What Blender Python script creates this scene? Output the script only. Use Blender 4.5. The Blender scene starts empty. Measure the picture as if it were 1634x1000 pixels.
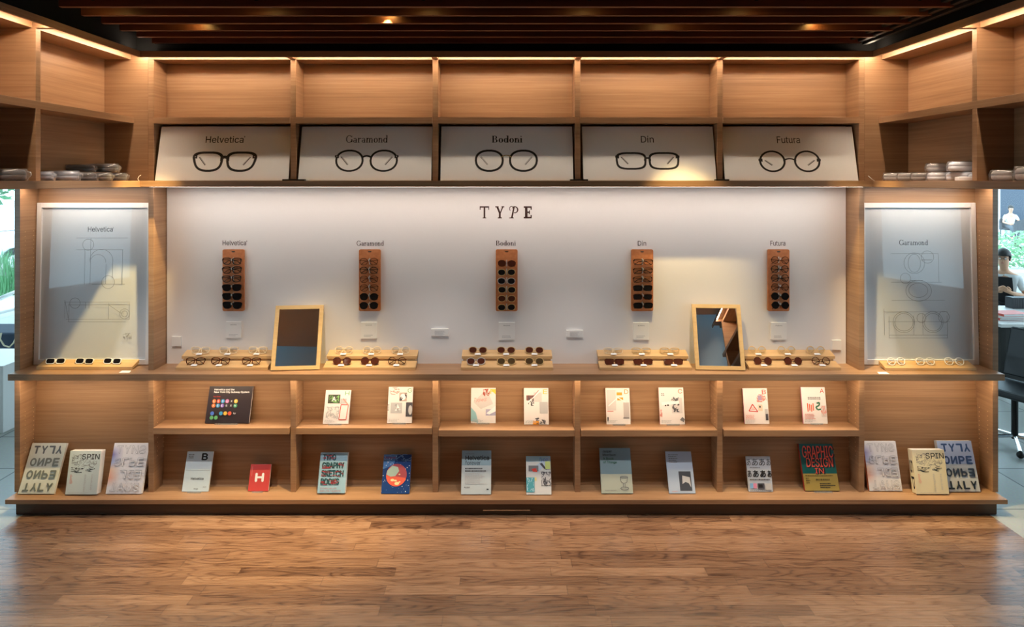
import bpy, bmesh, math, random
from mathutils import Vector, Matrix, Euler
from mathutils.geometry import delaunay_2d_cdt
random.seed(7)
C = bpy.context.scene.collection
# ---------------------------------------------------------------- camera, world, exposure
P, D, H0, VX, VY = 0.0042, 4.4, 2.2, 808.0, 288.0     # metres per pixel at the front plane, camera distance, eye height, vanishing point
cam_d = bpy.data.cameras.new('camera'); cam = bpy.data.objects.new('camera', cam_d); C.objects.link(cam)
cam.location = (0, -D, H0); cam.rotation_euler = (math.pi/2, 0, 0)
cam_d.sensor_width = 36; cam_d.lens = 36*(D/P)/1634
cam_d.shift_x = (817-VX)/1634; cam_d.shift_y = (VY-500)/1634
cam_d.clip_start = .05; cam_d.clip_end = 300
sc = bpy.context.scene; sc.camera = cam
sc.view_settings.view_transform = 'Standard'; sc.view_settings.look = 'None'
sc.view_settings.gamma = 1; sc.view_settings.use_curve_mapping = False
sc.view_settings.exposure = 0.45
wd = bpy.data.worlds.new('sky'); sc.world = wd; wd.use_nodes = True
bg = wd.node_tree.nodes['Background']; bg.inputs[0].default_value = (.62, .86, 1, 1); bg.inputs[1].default_value = 3.2
try:
    sc.cycles.use_denoising = True; sc.cycles.max_bounces = 8; sc.cycles.transparent_max_bounces = 16
    sc.cycles.sample_clamp_indirect = 6; sc.cycles.caustics_reflective = False; sc.cycles.caustics_refractive = False
except Exception: pass
LED = 7.5            # light strips
def Y_(s): return D*(1/s-1)
def pt(x, y, s): return Vector(((x-VX)*P/s, Y_(s), H0-(y-VY)*P/s))
def Zp(z): return H0+z*P         # height of a front-plane offset (pixels above eye level)

# ---------------------------------------------------------------- materials
MATS = {}
def srgb(r, g, b):
    f = lambda c: (c/255/12.92 if c/255 <= .04045 else ((c/255+.055)/1.055)**2.4)
    return (f(r), f(g), f(b), 1)
def mat(name, col, rough=.6, metal=0, spec=.5, alpha=1, coat=0):
    if name in MATS: return MATS[name]
    m = bpy.data.materials.new(name); m.use_nodes = True; b = m.node_tree.nodes['Principled BSDF']
    b.inputs['Base Color'].default_value = (*col[:3], 1); b.inputs['Roughness'].default_value = rough
    b.inputs['Metallic'].default_value = metal; b.inputs['Specular IOR Level'].default_value = spec
    b.inputs['Alpha'].default_value = alpha; b.inputs['Coat Weight'].default_value = coat
    MATS[name] = m; return m
def N(m, t, **kw):
    n = m.node_tree.nodes.new(t)
    for k, v in kw.items(): setattr(n, k, v)
    return n
def L(m, a, b): m.node_tree.links.new(a, b)
def ramp(m, fac, stops):
    r = N(m, 'ShaderNodeValToRGB'); e = r.color_ramp.elements
    e[0].position, e[0].color = stops[0]; e[1].position, e[1].color = stops[-1]
    for p, c in stops[1:-1]:
        x = e.new(p); x.color = c
    L(m, fac, r.inputs[0]); return r.outputs[0]
def wood(name, scale, c0, c1, c2, rough=.42, bump=.06):
    m = mat(name, (.4, .25, .12), rough); b = m.node_tree.nodes['Principled BSDF']
    tc = N(m, 'ShaderNodeTexCoord'); mp = N(m, 'ShaderNodeMapping'); mp.inputs['Scale'].default_value = scale
    L(m, tc.outputs['Object'], mp.inputs[0])
    n1 = N(m, 'ShaderNodeTexNoise'); n1.inputs['Scale'].default_value = 1; n1.inputs['Detail'].default_value = 5; n1.inputs['Roughness'].default_value = .62
    L(m, mp.outputs[0], n1.inputs['Vector'])
    mp2 = N(m, 'ShaderNodeMapping'); mp2.inputs['Scale'].default_value = tuple(v*.13 for v in scale)
    L(m, tc.outputs['Object'], mp2.inputs[0])
    n2 = N(m, 'ShaderNodeTexNoise'); n2.inputs['Scale'].default_value = 1; n2.inputs['Detail'].default_value = 2
    L(m, mp2.outputs[0], n2.inputs['Vector'])
    mx = N(m, 'ShaderNodeMath', operation='MULTIPLY_ADD'); mx.inputs[1].default_value = .55
    sc2 = N(m, 'ShaderNodeMath', operation='MULTIPLY'); sc2.inputs[1].default_value = .45
    L(m, n2.outputs[0], sc2.inputs[0]); L(m, n1.outputs[0], mx.inputs[0]); L(m, sc2.outputs[0], mx.inputs[2])
    L(m, ramp(m, mx.outputs[0], [(.3, c0), (.5, c1), (.7, c2)]), b.inputs['Base Color'])
    bp = N(m, 'ShaderNodeBump'); bp.inputs['Strength'].default_value = bump; bp.inputs['Distance'].default_value = .002
    L(m, n1.outputs[0], bp.inputs['Height']); L(m, bp.outputs[0], b.inputs['Normal'])
    return m
oak = (srgb(132, 98, 70), srgb(158, 121, 89), srgb(178, 142, 108))
W_X = wood('oak_grain_along', (1.6, 30, 75), *oak)          # boards that run with the wall
W_V = wood('oak_veneer_upright', (1.6, 1.6, 75), *oak)      # upright panels
W_Y = wood('oak_grain_deep', (30, 1.6, 75), *oak)           # boards of the side runs
trayo = (srgb(178, 138, 92), srgb(198, 160, 112), srgb(212, 176, 128))
W_T = wood('light_oak_tray', (3, 60, 60), *trayo, rough=.5)
W_M = wood('pale_oak_frame', (5, 40, 40), srgb(196, 158, 106), srgb(214, 178, 124), srgb(222, 190, 140), rough=.5)
W_S = wood('dark_walnut_slat', (1.2, 40, 40), srgb(78, 40, 24), srgb(104, 56, 34), srgb(124, 72, 46), rough=.5)
W_L = mat('dark_wood_letter', srgb(62, 34, 26), .5)
W_P = wood('shaded_plinth', (1.6, 30, 75), srgb(60, 40, 26), srgb(76, 52, 34), srgb(88, 62, 42))  # plinth wood coloured dark for the shadow under the bottom ledge
white_wall = mat('white_panel', srgb(236, 232, 230), .55)
white = mat('white_card', srgb(240, 240, 240), .6)
paper = mat('white_paper', srgb(236, 236, 236), .7)
frame_white = mat('white_lacquer', srgb(238, 236, 234), .35)
black = mat('black_paint', srgb(16, 15, 15), .5)
blackm = mat('black_metal', srgb(22, 21, 20), .35, .3)
chrome = mat('chrome', (.75, .76, .78), .18, 1)
gold = mat('gold_wire', srgb(226, 192, 130), .3, .45)
silver = mat('silver_wire', srgb(222, 216, 208), .3, .45)
brass = mat('brass_sleeve', srgb(228, 196, 150), .3, .6)
leather = mat('tan_leather', srgb(172, 98, 52), .55)
_b = leather.node_tree.nodes['Principled BSDF']; _n = N(leather, 'ShaderNodeTexNoise'); _n.inputs['Scale'].default_value = 40
_tc = N(leather, 'ShaderNodeTexCoord'); L(leather, _tc.outputs['Object'], _n.inputs['Vector'])
L(leather, ramp(leather, _n.outputs[0], [(.3, srgb(188, 112, 64)), (.7, srgb(206, 130, 80))]), _b.inputs['Base Color'])
f_black = mat('black_acetate', srgb(14, 13, 14), .2)
f_tort = mat('tortoise_acetate', srgb(50, 24, 14), .2)
_n = N(f_tort, 'ShaderNodeTexNoise'); _n.inputs['Scale'].default_value = 110
_tc = N(f_tort, 'ShaderNodeTexCoord'); L(f_tort, _tc.outputs['Object'], _n.inputs['Vector'])
L(f_tort, ramp(f_tort, _n.outputs[0], [(.42, srgb(32, 15, 10)), (.6, srgb(112, 54, 24))]), f_tort.node_tree.nodes['Principled BSDF'].inputs['Base Color'])
f_white = mat('white_acetate', srgb(244, 242, 238), .25)
f_cream = mat('champagne_acetate', srgb(236, 214, 176), .2)
def clear(name, col, opac, rough=.05):
    m = bpy.data.materials.new(name); m.use_nodes = True; nt = m.node_tree; nt.nodes.clear()
    o = N(m, 'ShaderNodeOutputMaterial'); tr = N(m, 'ShaderNodeBsdfTransparent'); tr.inputs[0].default_value = col
    g = N(m, 'ShaderNodeBsdfGlossy'); g.inputs['Roughness'].default_value = rough
    fr = N(m, 'ShaderNodeFresnel'); fr.inputs[0].default_value = 1.5
    ge = N(m, 'ShaderNodeNewGeometry'); fb = N(m, 'ShaderNodeMath', operation='SUBTRACT'); fb.inputs[0].default_value = 1; L(m, ge.outputs['Backfacing'], fb.inputs[1])
    fm_ = N(m, 'ShaderNodeMath', operation='MULTIPLY'); L(m, fr.outputs[0], fm_.inputs[0]); L(m, fb.outputs[0], fm_.inputs[1])     # the pane mirrors on its outer faces only
    mx = N(m, 'ShaderNodeMixShader'); L(m, fm_.outputs[0], mx.inputs[0]); L(m, tr.outputs[0], mx.inputs[1]); L(m, g.outputs[0], mx.inputs[2])
    last = mx.outputs[0]
    if opac > 0:
        d = N(m, 'ShaderNodeBsdfDiffuse'); d.inputs[0].default_value = col
        m2 = N(m, 'ShaderNodeMixShader'); m2.inputs[0].default_value = opac; L(m, last, m2.inputs[1]); L(m, d.outputs[0], m2.inputs[2]); last = m2.outputs[0]
    L(m, last, o.inputs[0]); MATS[name] = m; return m
l_clear = clear('clear_lens', (.93, .93, .93, 1), 0)
l_dark = clear('dark_lens', (.03, .025, .025, 1), .35)
l_brown = clear('brown_lens', (.20, .06, .035, 1), .35)
l_olive = clear('olive_lens', (.20, .13, .06, 1), .3)
acrylic = clear('clear_acrylic', (.9, .93, .95, 1), .06)
glass = clear('window_glass', (.95, .985, 1, 1), 0, 0)
pane_m = clear('poster_glazing', (.96, .97, .98, 1), 0, .02)
film = clear('plastic_wrap', (.9, .9, .92, 1), .12, .12)
mirror_m = mat('mirror_silver', (.86, .88, .9), .01, 1)
def emit(name, col, s):
    m = bpy.data.materials.new(name); m.use_nodes = True; nt = m.node_tree; nt.nodes.clear()
    o = N(m, 'ShaderNodeOutputMaterial'); e = N(m, 'ShaderNodeEmission'); e.inputs[0].default_value = (*col[:3], 1); e.inputs[1].default_value = s
    L(m, e.outputs[0], o.inputs[0]); MATS[name] = m; return m
led_m = emit('warm_light_strip', (1, .81, .60), LED*7)
led_c = emit('warm_counter_strip', (1, .76, .50), LED*3.2)
led_w = emit('panel_light_strip', (1, .85, .73), LED*2.2)
led_a = emit('alcove_light_strip', (1, .82, .66), LED*4.5)
bulb = emit('spot_bulb', (1, .72, .2), 30)

# ---------------------------------------------------------------- mesh builder
class MB:
    def __init__(s): s.v = []; s.f = []; s.m = []; s.mats = []
    def mi(s, m):
        if m is None: return 0
        if m not in s.mats: s.mats.append(m)
        return s.mats.index(m)
    def add(s, vs, fs, m=None):
        k = len(s.v); s.v += [tuple(v) for v in vs]; i = s.mi(m)
        for f in fs: s.f.append(tuple(k+j for j in f)); s.m.append(i)
        return s
    def box(s, x0, x1, y0, y1, z0, z1, m=None):
        vs = [(x, y, z) for z in (z0, z1) for y in (y0, y1) for x in (x0, x1)]
        return s.add(vs, [(0, 2, 3, 1), (4, 5, 7, 6), (0, 1, 5, 4), (2, 6, 7, 3), (0, 4, 6, 2), (1, 3, 7, 5)], m)
    def hexa(s, b, t, m=None):       # two quads, both counter-clockwise from above
        return s.add(list(b)+list(t), [(3, 2, 1, 0), (4, 5, 6, 7), (0, 1, 5, 4), (1, 2, 6, 5), (2, 3, 7, 6), (3, 0, 4, 7)], m)
    def prism(s, poly, y0, y1, m=None):    # x,z outline pushed along y
        n = len(poly); vs = [(x, y0, z) for x, z in poly]+[(x, y1, z) for x, z in poly]
        fs = [tuple(range(n)), tuple(range(2*n-1, n-1, -1))]+[(i, n+i, n+(i+1) % n, (i+1) % n) for i in range(n)]
        return s.add(vs, fs, m)
    def flat(s, poly, y, m=None): return s.add([(x, y, z) for x, z in poly], [tuple(range(len(poly)))], m)
    def ring(s, inner, outer, y0, y1, m=None):
        n = len(inner); vs = [(x, y0, z) for x, z in inner]+[(x, y0, z) for x, z in outer]+[(x, y1, z) for x, z in inner]+[(x, y1, z) for x, z in outer]
        fs = []
        for i in range(n):
            j = (i+1) % n
            fs += [(i, n+i, n+j, j), (2*n+i, 2*n+j, 3*n+j, 3*n+i), (i, j, 2*n+j, 2*n+i), (n+i, 3*n+i, 3*n+j, n+j)]
        return s.add(vs, fs, m)
    def tube(s, path, r, n=8, m=None, flat=1.0, caps=True):
        path = [Vector(p) for p in path]; k = len(path); rs = r if isinstance(r, (list, tuple)) else [r]*k
        vs = []; fs = []; up = None
        for i, p in enumerate(path):
            t = (path[min(i+1, k-1)]-path[max(i-1, 0)]).normalized()
            if up is None:
                up = Vector((0, 0, 1)) if abs(t.z) < .9 else Vector((0, 1, 0))
            a = t.cross(up).normalized(); b = a.cross(t).normalized(); up = b
            for j in range(n):
                g = 2*math.pi*j/n; vs.append(p+a*(math.cos(g)*rs[i]*flat)+b*(math.sin(g)*rs[i]))
        for i in range(k-1):
            for j in range(n): fs.append((i*n+j, i*n+(j+1) % n, (i+1)*n+(j+1) % n, (i+1)*n+j))
        if caps: fs += [tuple(range(n-1, -1, -1)), tuple((k-1)*n+j for j in range(n))]
        return s.add(vs, fs, m)
    def lathe(s, prof, cx, cy, z0, n=16, m=None):
        vs = []; fs = []; k = len(prof)
        for r, z in prof:
            for j in range(n):
                g = 2*math.pi*j/n; vs.append((cx+r*math.cos(g), cy+r*math.sin(g), z0+z))
        for i in range(k-1):
            for j in range(n): fs.append((i*n+j, i*n+(j+1) % n, (i+1)*n+(j+1) % n, (i+1)*n+j))
        fs += [tuple(range(n-1, -1, -1)), tuple((k-1)*n+j for j in range(n))]
        return s.add(vs, fs, m)
    def ball(s, c, r, m=None, n=12, k=8, sq=(1, 1, 1)):
        prof = [(max(1e-4, math.sin(math.pi*i/k))*r, -math.cos(math.pi*i/k)*r) for i in range(k+1)]
        a = len(s.v); s.lathe(prof, 0, 0, 0, n, m)
        for i in range(a, len(s.v)): v = s.v[i]; s.v[i] = (c[0]+v[0]*sq[0], c[1]+v[1]*sq[1], c[2]+v[2]*sq[2])
        return s
    def mesh(s, name, m=None):
        me = bpy.data.meshes.new(name); me.from_pydata(s.v, [], s.f)
        if m is not None and not s.mats: s.mats = [m]
        for x in s.mats: me.materials.append(x)
        if len(s.mats) > 1: me.polygons.foreach_set('material_index', s.m)
        me.update(); return me
    def build(s, name, m=None, parent=None, bevel=0, smooth=False):
        o = bpy.data.objects.new(name, s.mesh(name, m)); C.objects.link(o)
        if smooth:
            for p in o.data.polygons: p.use_smooth = True
        if parent is not None: o.parent = parent
        if bevel:
            b = o.modifiers.new('edge', 'BEVEL'); b.width = bevel; b.segments = 2; b.limit_method = 'ANGLE'
        return o
def fixn(o):
    bm = bmesh.new(); bm.from_mesh(o.data); bmesh.ops.recalc_face_normals(bm, faces=bm.faces); bm.to_mesh(o.data); bm.free(); return o
def empty(name, loc=(0, 0, 0), rot=(0, 0, 0)):
    o = bpy.data.objects.new(name, None); C.objects.link(o); o.location = loc; o.rotation_euler = rot; o.empty_display_size = .05; return o
def tag(o, label=None, cat=None, group=None, kind=None):
    if label: o['label'] = label
    if cat: o['category'] = cat
    if group: o['group'] = group
    if kind: o['kind'] = kind
    return o
def struct(name, mb, m, bevel=0): o = mb.build(name, m, None, bevel); o['kind'] = 'structure'; return o
def dup(o, parent=None):
    c = o.copy(); C.objects.link(c)
    if parent is not None: c.parent = parent
    for ch in list(o.children): dup(ch, c)
    return c
ORD = ['first', 'second', 'third', 'fourth', 'fifth', 'sixth', 'seventh', 'eighth', 'ninth', 'tenth']

# ---------------------------------------------------------------- flat print: text, strokes and shapes on a board
try: FONT = bpy.data.fonts.load(bpy.utils.system_resource('DATAFILES', path='fonts')+'/Inter.woff2')      # ships with Blender
except Exception: FONT = None
_tx = {}
def text_geo(s, bold=0.0):
    """Outline of a line of type, filled by winding number (the font's own fill drops some counters)."""
    if s in _tx: return _tx[s]
    cu = bpy.data.curves.new('t', 'FONT'); cu.body = s; cu.size = 1; cu.resolution_u = 2; cu.fill_mode = 'NONE'
    if FONT and s.isascii(): cu.font = FONT
    o = bpy.data.objects.new('t', cu); C.objects.link(o); bpy.context.view_layer.update()
    me = bpy.data.meshes.new_from_object(o.evaluated_get(bpy.context.evaluated_depsgraph_get()))
    co = [v.co.xy.copy() for v in me.vertices]; es = [tuple(e.vertices) for e in me.edges]
    bpy.data.objects.remove(o); bpy.data.curves.remove(cu); bpy.data.meshes.remove(me)
    if not co: _tx[s] = ([], []); return _tx[s]
    nb = {}
    for a, b in es: nb.setdefault(a, set()).add(b); nb.setdefault(b, set()).add(a)
    seen = set(); segs = []
    for st in range(len(co)):
        if st in seen: continue
        stack = [st]; comp = []; seen.add(st)
        while stack:
            a = stack.pop(); comp.append(a)
            for b in nb.get(a, ()):
                if b not in seen: seen.add(b); stack.append(b)
        comp.sort(); segs += [(co[comp[k]], co[comp[(k+1) % len(comp)]]) for k in range(len(comp))]
    V, E, F, _a, _b, _c = delaunay_2d_cdt(co, es, [], 0, 1e-5)
    fs = []
    for f in F:
        cx = sum(V[k].x for k in f)/len(f); cy = sum(V[k].y for k in f)/len(f); wn = 0
        for a, b in segs:
            if (a.y <= cy) != (b.y <= cy):
                x = a.x+(cy-a.y)/(b.y-a.y)*(b.x-a.x)
                if x > cx: wn += 1 if b.y > a.y else -1
        if wn: fs.append(tuple(f) if sum(V[f[k]].x*V[f[(k+1) % len(f)]].y-V[f[(k+1) % len(f)]].x*V[f[k]].y for k in range(len(f))) > 0 else tuple(f)[::-1])
    _tx[s] = ([(v.x, v.y) for v in V], fs); return _tx[s]
def ell(cx, cz, rx, rz, n=24, a0=0, a1=360):
    return [(cx+rx*math.cos(math.radians(a0+(a1-a0)*i/n)), cz+rz*math.sin(math.radians(a0+(a1-a0)*i/n))) for i in range(n if a1-a0 >= 360 else n+1)]
class Art:          # prints on a face lying at y = 0 that looks to -y; u from the left, v from the foot
    def __init__(s, w, h): s.w, s.h, s.mb, s.l = w, h, MB(), 0
    def layer(s): s.l += 1; return -.0004-.00035*s.l
    def poly(s, pts, m, y=None): s.mb.flat([(u-s.w/2, v) for u, v in pts], y if y is not None else s.layer(), m); return s
    def rect(s, u0, u1, v0, v1, m, y=None): return s.poly([(u0, v0), (u1, v0), (u1, v1), (u0, v1)], m, y)
    def text(s, t, u0, u1, v0, v1, m, bold=0.0, shear=0, flipx=False, flipz=False, y=None):
        if bold > 0:        # heavier strokes: the same letters laid down again, a hair to each side
            y = y if y is not None else s.layer(); d = bold*(v1-v0)*1.1; k = 0
            for du, dv in ((0, 0), (d, 0), (-d, 0), (0, d), (0, -d)):
                s.text(t, u0+d+du, u1-d+du, v0+d+dv, v1-d+dv, m, 0.0, shear, flipx, flipz, y-.000006*k); k += 1
            return s
        vs, fs = text_geo(t, 0.0)
        if not vs: return s
        x0 = min(v[0] for v in vs); x1 = max(v[0] for v in vs); z0 = min(v[1] for v in vs); z1 = max(v[1] for v in vs)
        out = []
        for a, b in vs:
            a = (a-x0)/max(1e-6, x1-x0); b = (b-z0)/max(1e-6, z1-z0)
            if flipx: a = 1-a
            if flipz: b = 1-b
            out.append((u0+a*(u1-u0)+shear*b*(v1-v0)-s.w/2, v0+b*(v1-v0)))
        y = y if y is not None else s.layer()
        s.mb.add([(a, y, b) for a, b in out], fs if flipx == flipz else [f[::-1] for f in fs], m); return s
    def line(s, pts, wd, m, y=None, close=False):
        y = y if y is not None else s.layer(); pts = list(pts)
        if close: pts.append(pts[0])
        for (a, b), (c, d) in zip(pts, pts[1:]):
            dx, dz = c-a, d-b; l = math.hypot(dx, dz) or 1; px, pz = -dz/l*wd/2, dx/l*wd/2
            s.mb.flat([(q[0]-s.w/2, q[1]) for q in ((a-px, b-pz), (c-px, d-pz), (c+px, d+pz), (a+px, b+pz))], y, m)
        return s
    def band(s, inner, outer, m, y=None, close=True):
        y = y if y is not None else s.layer(); n = len(inner)
        for i in range(n if close else n-1):
            j = (i+1) % n; s.mb.flat([(q[0]-s.w/2, q[1]) for q in (outer[i], outer[j], inner[j], inner[i])], y, m)
        return s
    def glyphs(s, word, u0, u1, v0, v1, m, thin=.04, thick=.10, serif=True):
        """Serif lettering drawn from stems, arcs and serifs; the capital height fills v0..v1."""
        y = s.layer(); segs = []; X = 0.0
        def R(a, b, c, d): segs.append([(X+a, c), (X+b, c), (X+b, d), (X+a, d)])
        def stem(x, z0, z1, w=None, top=True, bot=True):
            w = w or thick; R(x-w/2, x+w/2, z0, z1)
            if serif:
                if bot: R(x-w/2-.055, x+w/2+.055, z0, z0+thin)
                if top: R(x-w/2-.055, x+w/2*.6, z1-thin, z1)
        def arc(cx, cz, rx, rz, tx, tz, a0=0, a1=360):
            n = max(6, int((a1-a0)/18)); o = ell(cx, cz, rx, rz, n, a0, a1+.001); i = ell(cx, cz, rx-tx, rz-tz, n, a0, a1+.001)
            if a1-a0 >= 360: o.append(o[0]); i.append(i[0])
            for k in range(len(o)-1): segs.append([(X+q[0], q[1]) for q in (o[k], o[k+1], i[k+1], i[k])])
        for ch in word:
            if ch == 'G': arc(.36, .35, .34, .37, thick, thin*1.2, 40, 330); stem(.66, .04, .32, None, True, False); R(.62, .66, .5, .68); w = .76
            elif ch == 'a': stem(.33, .0, .32, thick*.9, False, False); R(.33, .43, 0, thin*1.3); arc(.2, .32, .16, .145, thick*.8, thin*1.3, 0, 165); arc(.2, .135, .17, .145, thick*.9, thin*1.2); w = .46
            elif ch == 'r': stem(.11, 0, .46); arc(.27, .28, .16, .18, thin*1.5, thin*1.6, 60, 180); arc(.33, .41, .05, .05, .049, .049); w = .39
            elif ch in 'mn':
                stem(.11, 0, .46)
                for k in range(2 if ch == 'm' else 1): arc(.26+.27*k, .28, .16, .18, thick*.7, thin*1.6, 0, 180); stem(.38+.27*k, 0, .3, None, False)
                w = .78 if ch == 'm' else .51
            elif ch == 'o': arc(.235, .225, .215, .24, thick, thin); w = .47
            elif ch == 'd': arc(.22, .225, .2, .24, thick, thin); stem(.39, 0, .72, None, True, False); R(.39, .47, 0, thin); w = .5
            elif ch == 'B':
                stem(.15, 0, .7); R(.1, .34, .7-thin, .7); R(.1, .36, .36-thin/2, .36+thin/2); R(.1, .36, 0, thin)
                arc(.33, .53, .19, .17, thick, thin, -90, 90); arc(.35, .18, .22, .18, thick, thin, -90, 90); w = .62
            elif ch == 'i': stem(.11, 0, .46); arc(.1, .63, .055, .055, .054, .054); w = .22
            elif ch == 'T': stem(.31, 0, .7, .1, False); R(.02, .6, .7-thin*1.5, .7); R(.02, .02+thin, .5, .7); R(.6-thin, .6, .5, .7); w = .64
            elif ch == 'Y':
                stem(.28, 0, .32, .13, False, False); R(.14, .42, 0, thin)
                segs.append([(X+.02, .7), (X+.16, .7), (X+.345, .3), (X+.215, .3)]); segs.append([(X+.45, .7), (X+.54, .7), (X+.34, .28), (X+.27, .3)])
                R(-.03, .2, .7-thin, .7); R(.4, .58, .7-thin, .7); w = .6
            elif ch == 'P':     # slanted script form
                segs.append([(X+.14, 0), (X+.26, 0), (X+.42, .7), (X+.32, .7)]); R(.04, .34, 0, thin)
                k0 = len(segs); arc(.42, .5, .24, .2, .09, .05, -110, 150); arc(.2, .56, .17, .16, .04, .04, 60, 230); w = .7
            elif ch == 'E':
                stem(.17, 0, .7, .17, False, False); R(.0, .54, .7-.09, .7); R(.0, .54, 0, .09); R(.2, .4, .31, .4); R(.46, .54, .5, .7); R(.46, .54, 0, .2); R(.36, .42, .25, .46); w = .6
            elif ch == ' ': w = .3
            X += w+.03
        sx = (u1-u0)/max(1e-6, X-.03); sz = (v1-v0)/.7
        for q in segs:
            q = [(u0+a*sx-s.w/2, v0+b*sz) for a, b in q]
            ar = sum(q[i][0]*q[(i+1) % 4][1]-q[(i+1) % 4][0]*q[i][1] for i in range(4))
            s.mb.flat(q if ar > 0 else q[::-1], y, m)
            y -= .000004
        return s
    def fuzz(s, u0, u1, v0, v1, m, rows=3, ch=.012, fill=.8, seed=1):       # lines of unreadably small print
        r = random.Random(seed); y = s.layer(); h = (v1-v0)/max(1, rows)
        for k in range(rows):
            u = u0; vb = v1-(k+1)*h
            end = u0+(u1-u0)*(fill+(1-fill)*r.random())
            while u < end:
                w = ch*(.4+r.random()); s.rect(u, min(u+w, end), vb+h*.25, vb+h*.72, m, y); u += w+ch*.3
        return s
    def scrib(s, u0, u1, v0, v1, m, n=20, wd=.0012, seed=1, step=.25):
        r = random.Random(seed); y = s.layer()
        for k in range(n):
            u = u0+(u1-u0)*r.random(); v = v0+(v1-v0)*r.random(); p = [(u, v)]
            for i in range(4):
                u = min(u1, max(u0, u+(r.random()-.5)*step*(u1-u0))); v = min(v1, max(v0, v+(r.random()-.5)*step*(v1-v0))); p.append((u, v))
            s.line(p, wd*(.6+r.random()), m, y-.000003*k)
        return s
    def build(s, name, parent): return s.mb.build(name, None, parent)
def ink(name, r, g, b, rough=.55): return mat('ink_'+name, srgb(r, g, b), rough)
K = ink('black', 22, 20, 22); GR = ink('grey', 120, 120, 124); LG = ink('light_grey', 190, 190, 192); RED = ink('red', 206, 62, 50)
WH = ink('white', 242, 242, 242)

# ---------------------------------------------------------------- eyeglasses
SHAPES = {  # lens centre, half width, half height, exponent, rim, flare to the top outer corner, bridge height
    'square': dict(c=.0345, w=.0258, h=.0195, p=2.9, t=.0044, fl=.26, br=.0105, bt=.0065),
    'panto':  dict(c=.0345, w=.0245, h=.0215, p=2.15, t=.0034, fl=.03, br=.009, bt=.0035),
    'wire':   dict(c=.0345, w=.0250, h=.0200, p=2.25, t=.0036, fl=.05, br=.009, bt=.0018),
    'slim':   dict(c=.0345, w=.0280, h=.0165, p=3.4, t=.0036, fl=.08, br=.005, bt=.0040),
    'round':  dict(c=.0345, w=.0222, h=.0222, p=2.0, t=.0034, fl=0, br=.004, bt=.0030)}
def lens_outline(sh, sgn, grow=0, n=26, sx=1.0, sz=1.0):
    q = SHAPES[sh]; out = []
    for i in range(n):
        a = 2*math.pi*i/n; ca, sa = math.cos(a), math.sin(a)
        x = math.copysign(abs(ca)**(2/q['p']), ca)*(q['w']+grow); z = math.copysign(abs(sa)**(2/q['p']), sa)*(q['h']+grow)
        x += q['fl']*z*(1 if x > 0 else -.5)*(.5+.5*abs(x)/q['w'])
        out.append((sgn*(q['c']+x)*sx, z*sz))
    return out if sgn > 0 else out[::-1]
def bridge_poly(sh):
    q = SHAPES[sh]; xi = q['c']-q['w']*.97; b = q['br']; t = q['bt']; k = 8
    top = [(-xi+2*xi*i/k, b+.004*(1-(2*i/k-1)**2)) for i in range(k+1)]
    bot = [(x, z-t*(1+.5*abs(x)/xi)) for x, z in top]
    return bot+top[::-1]
def hinge_x(sh): q = SHAPES[sh]; return q['c']+q['w']+q['t']*.6
def hinge_z(sh): q = SHAPES[sh]; return q['h']*(.55 if sh in ('square', 'slim') else (.1 if sh == 'round' else .42))
PROTO = {}
def glasses_proto(sh, fm, lm, style):
    """style 'fold': temples folded behind the front, standing on its lower rims."""
    q = SHAPES[sh]; root = empty('eyeglasses'); zc = q['h']+q['t']
    mb = MB()
    for sg in (1, -1):
        mb.ring([(x, z+zc) for x, z in lens_outline(sh, sg)], [(x, z+zc) for x, z in lens_outline(sh, sg, q['t'])], -.002, .0022, fm)
    mb.prism([(x, z+zc) for x, z in bridge_poly(sh)], -.0024, .0016, fm)
    hx, hz = hinge_x(sh), hinge_z(sh)+zc
    for sg in (1, -1):
        mb.hexa([(sg*(hx-.004), -.002, hz-.004), (sg*(hx+.003), -.002, hz-.003), (sg*(hx+.003), .004, hz-.003), (sg*(hx-.004), .004, hz-.004)][::sg],
                [(sg*(hx-.004), -.002, hz+.004), (sg*(hx+.003), -.002, hz+.003), (sg*(hx+.003), .004, hz+.003), (sg*(hx-.004), .004, hz+.004)][::sg], fm)
    o = fixn(mb.build('frame_front', fm, root))
    for sg in (1, -1):
        l = MB(); l.prism([(x, z+zc) for x, z in lens_outline(sh, sg, .0004)], -.0006, .0006, lm); fixn(l.build('lens', lm, o))
        t = MB(); yb = .006 if sg > 0 else .0105
        r = .0021 if fm in (f_black, f_tort, f_white, f_cream) else .0013
        t.tube([(sg*(hx+.002), .002, hz), (sg*(hx-.002), yb, hz), (sg*hx*.3, yb+.001, hz-.004), (-sg*hx*.45, yb+.002, hz-.009), (-sg*hx*.8, yb+.003, hz-.024), (-sg*hx*.9, yb+.004, hz-.031)],
               [r, r, r*.9, r, r*1.25, r*.9], 6, fm, .6)
        t.build('temple', fm, root, smooth=True)
    root.location = (0, 0, -50)
    return root
def glasses(sh, fm, lm, loc, rot, label, group, scale=1.0):
    k = (sh, fm.name, lm.name)
    if k not in PROTO: PROTO[k] = glasses_proto(sh, fm, lm, 'fold'); o = PROTO[k]
    else: o = dup(PROTO[k])
    o.location = loc; o.rotation_euler = rot; o.scale = (scale,)*3
    return tag(o, label, 'glasses', group)

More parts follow.
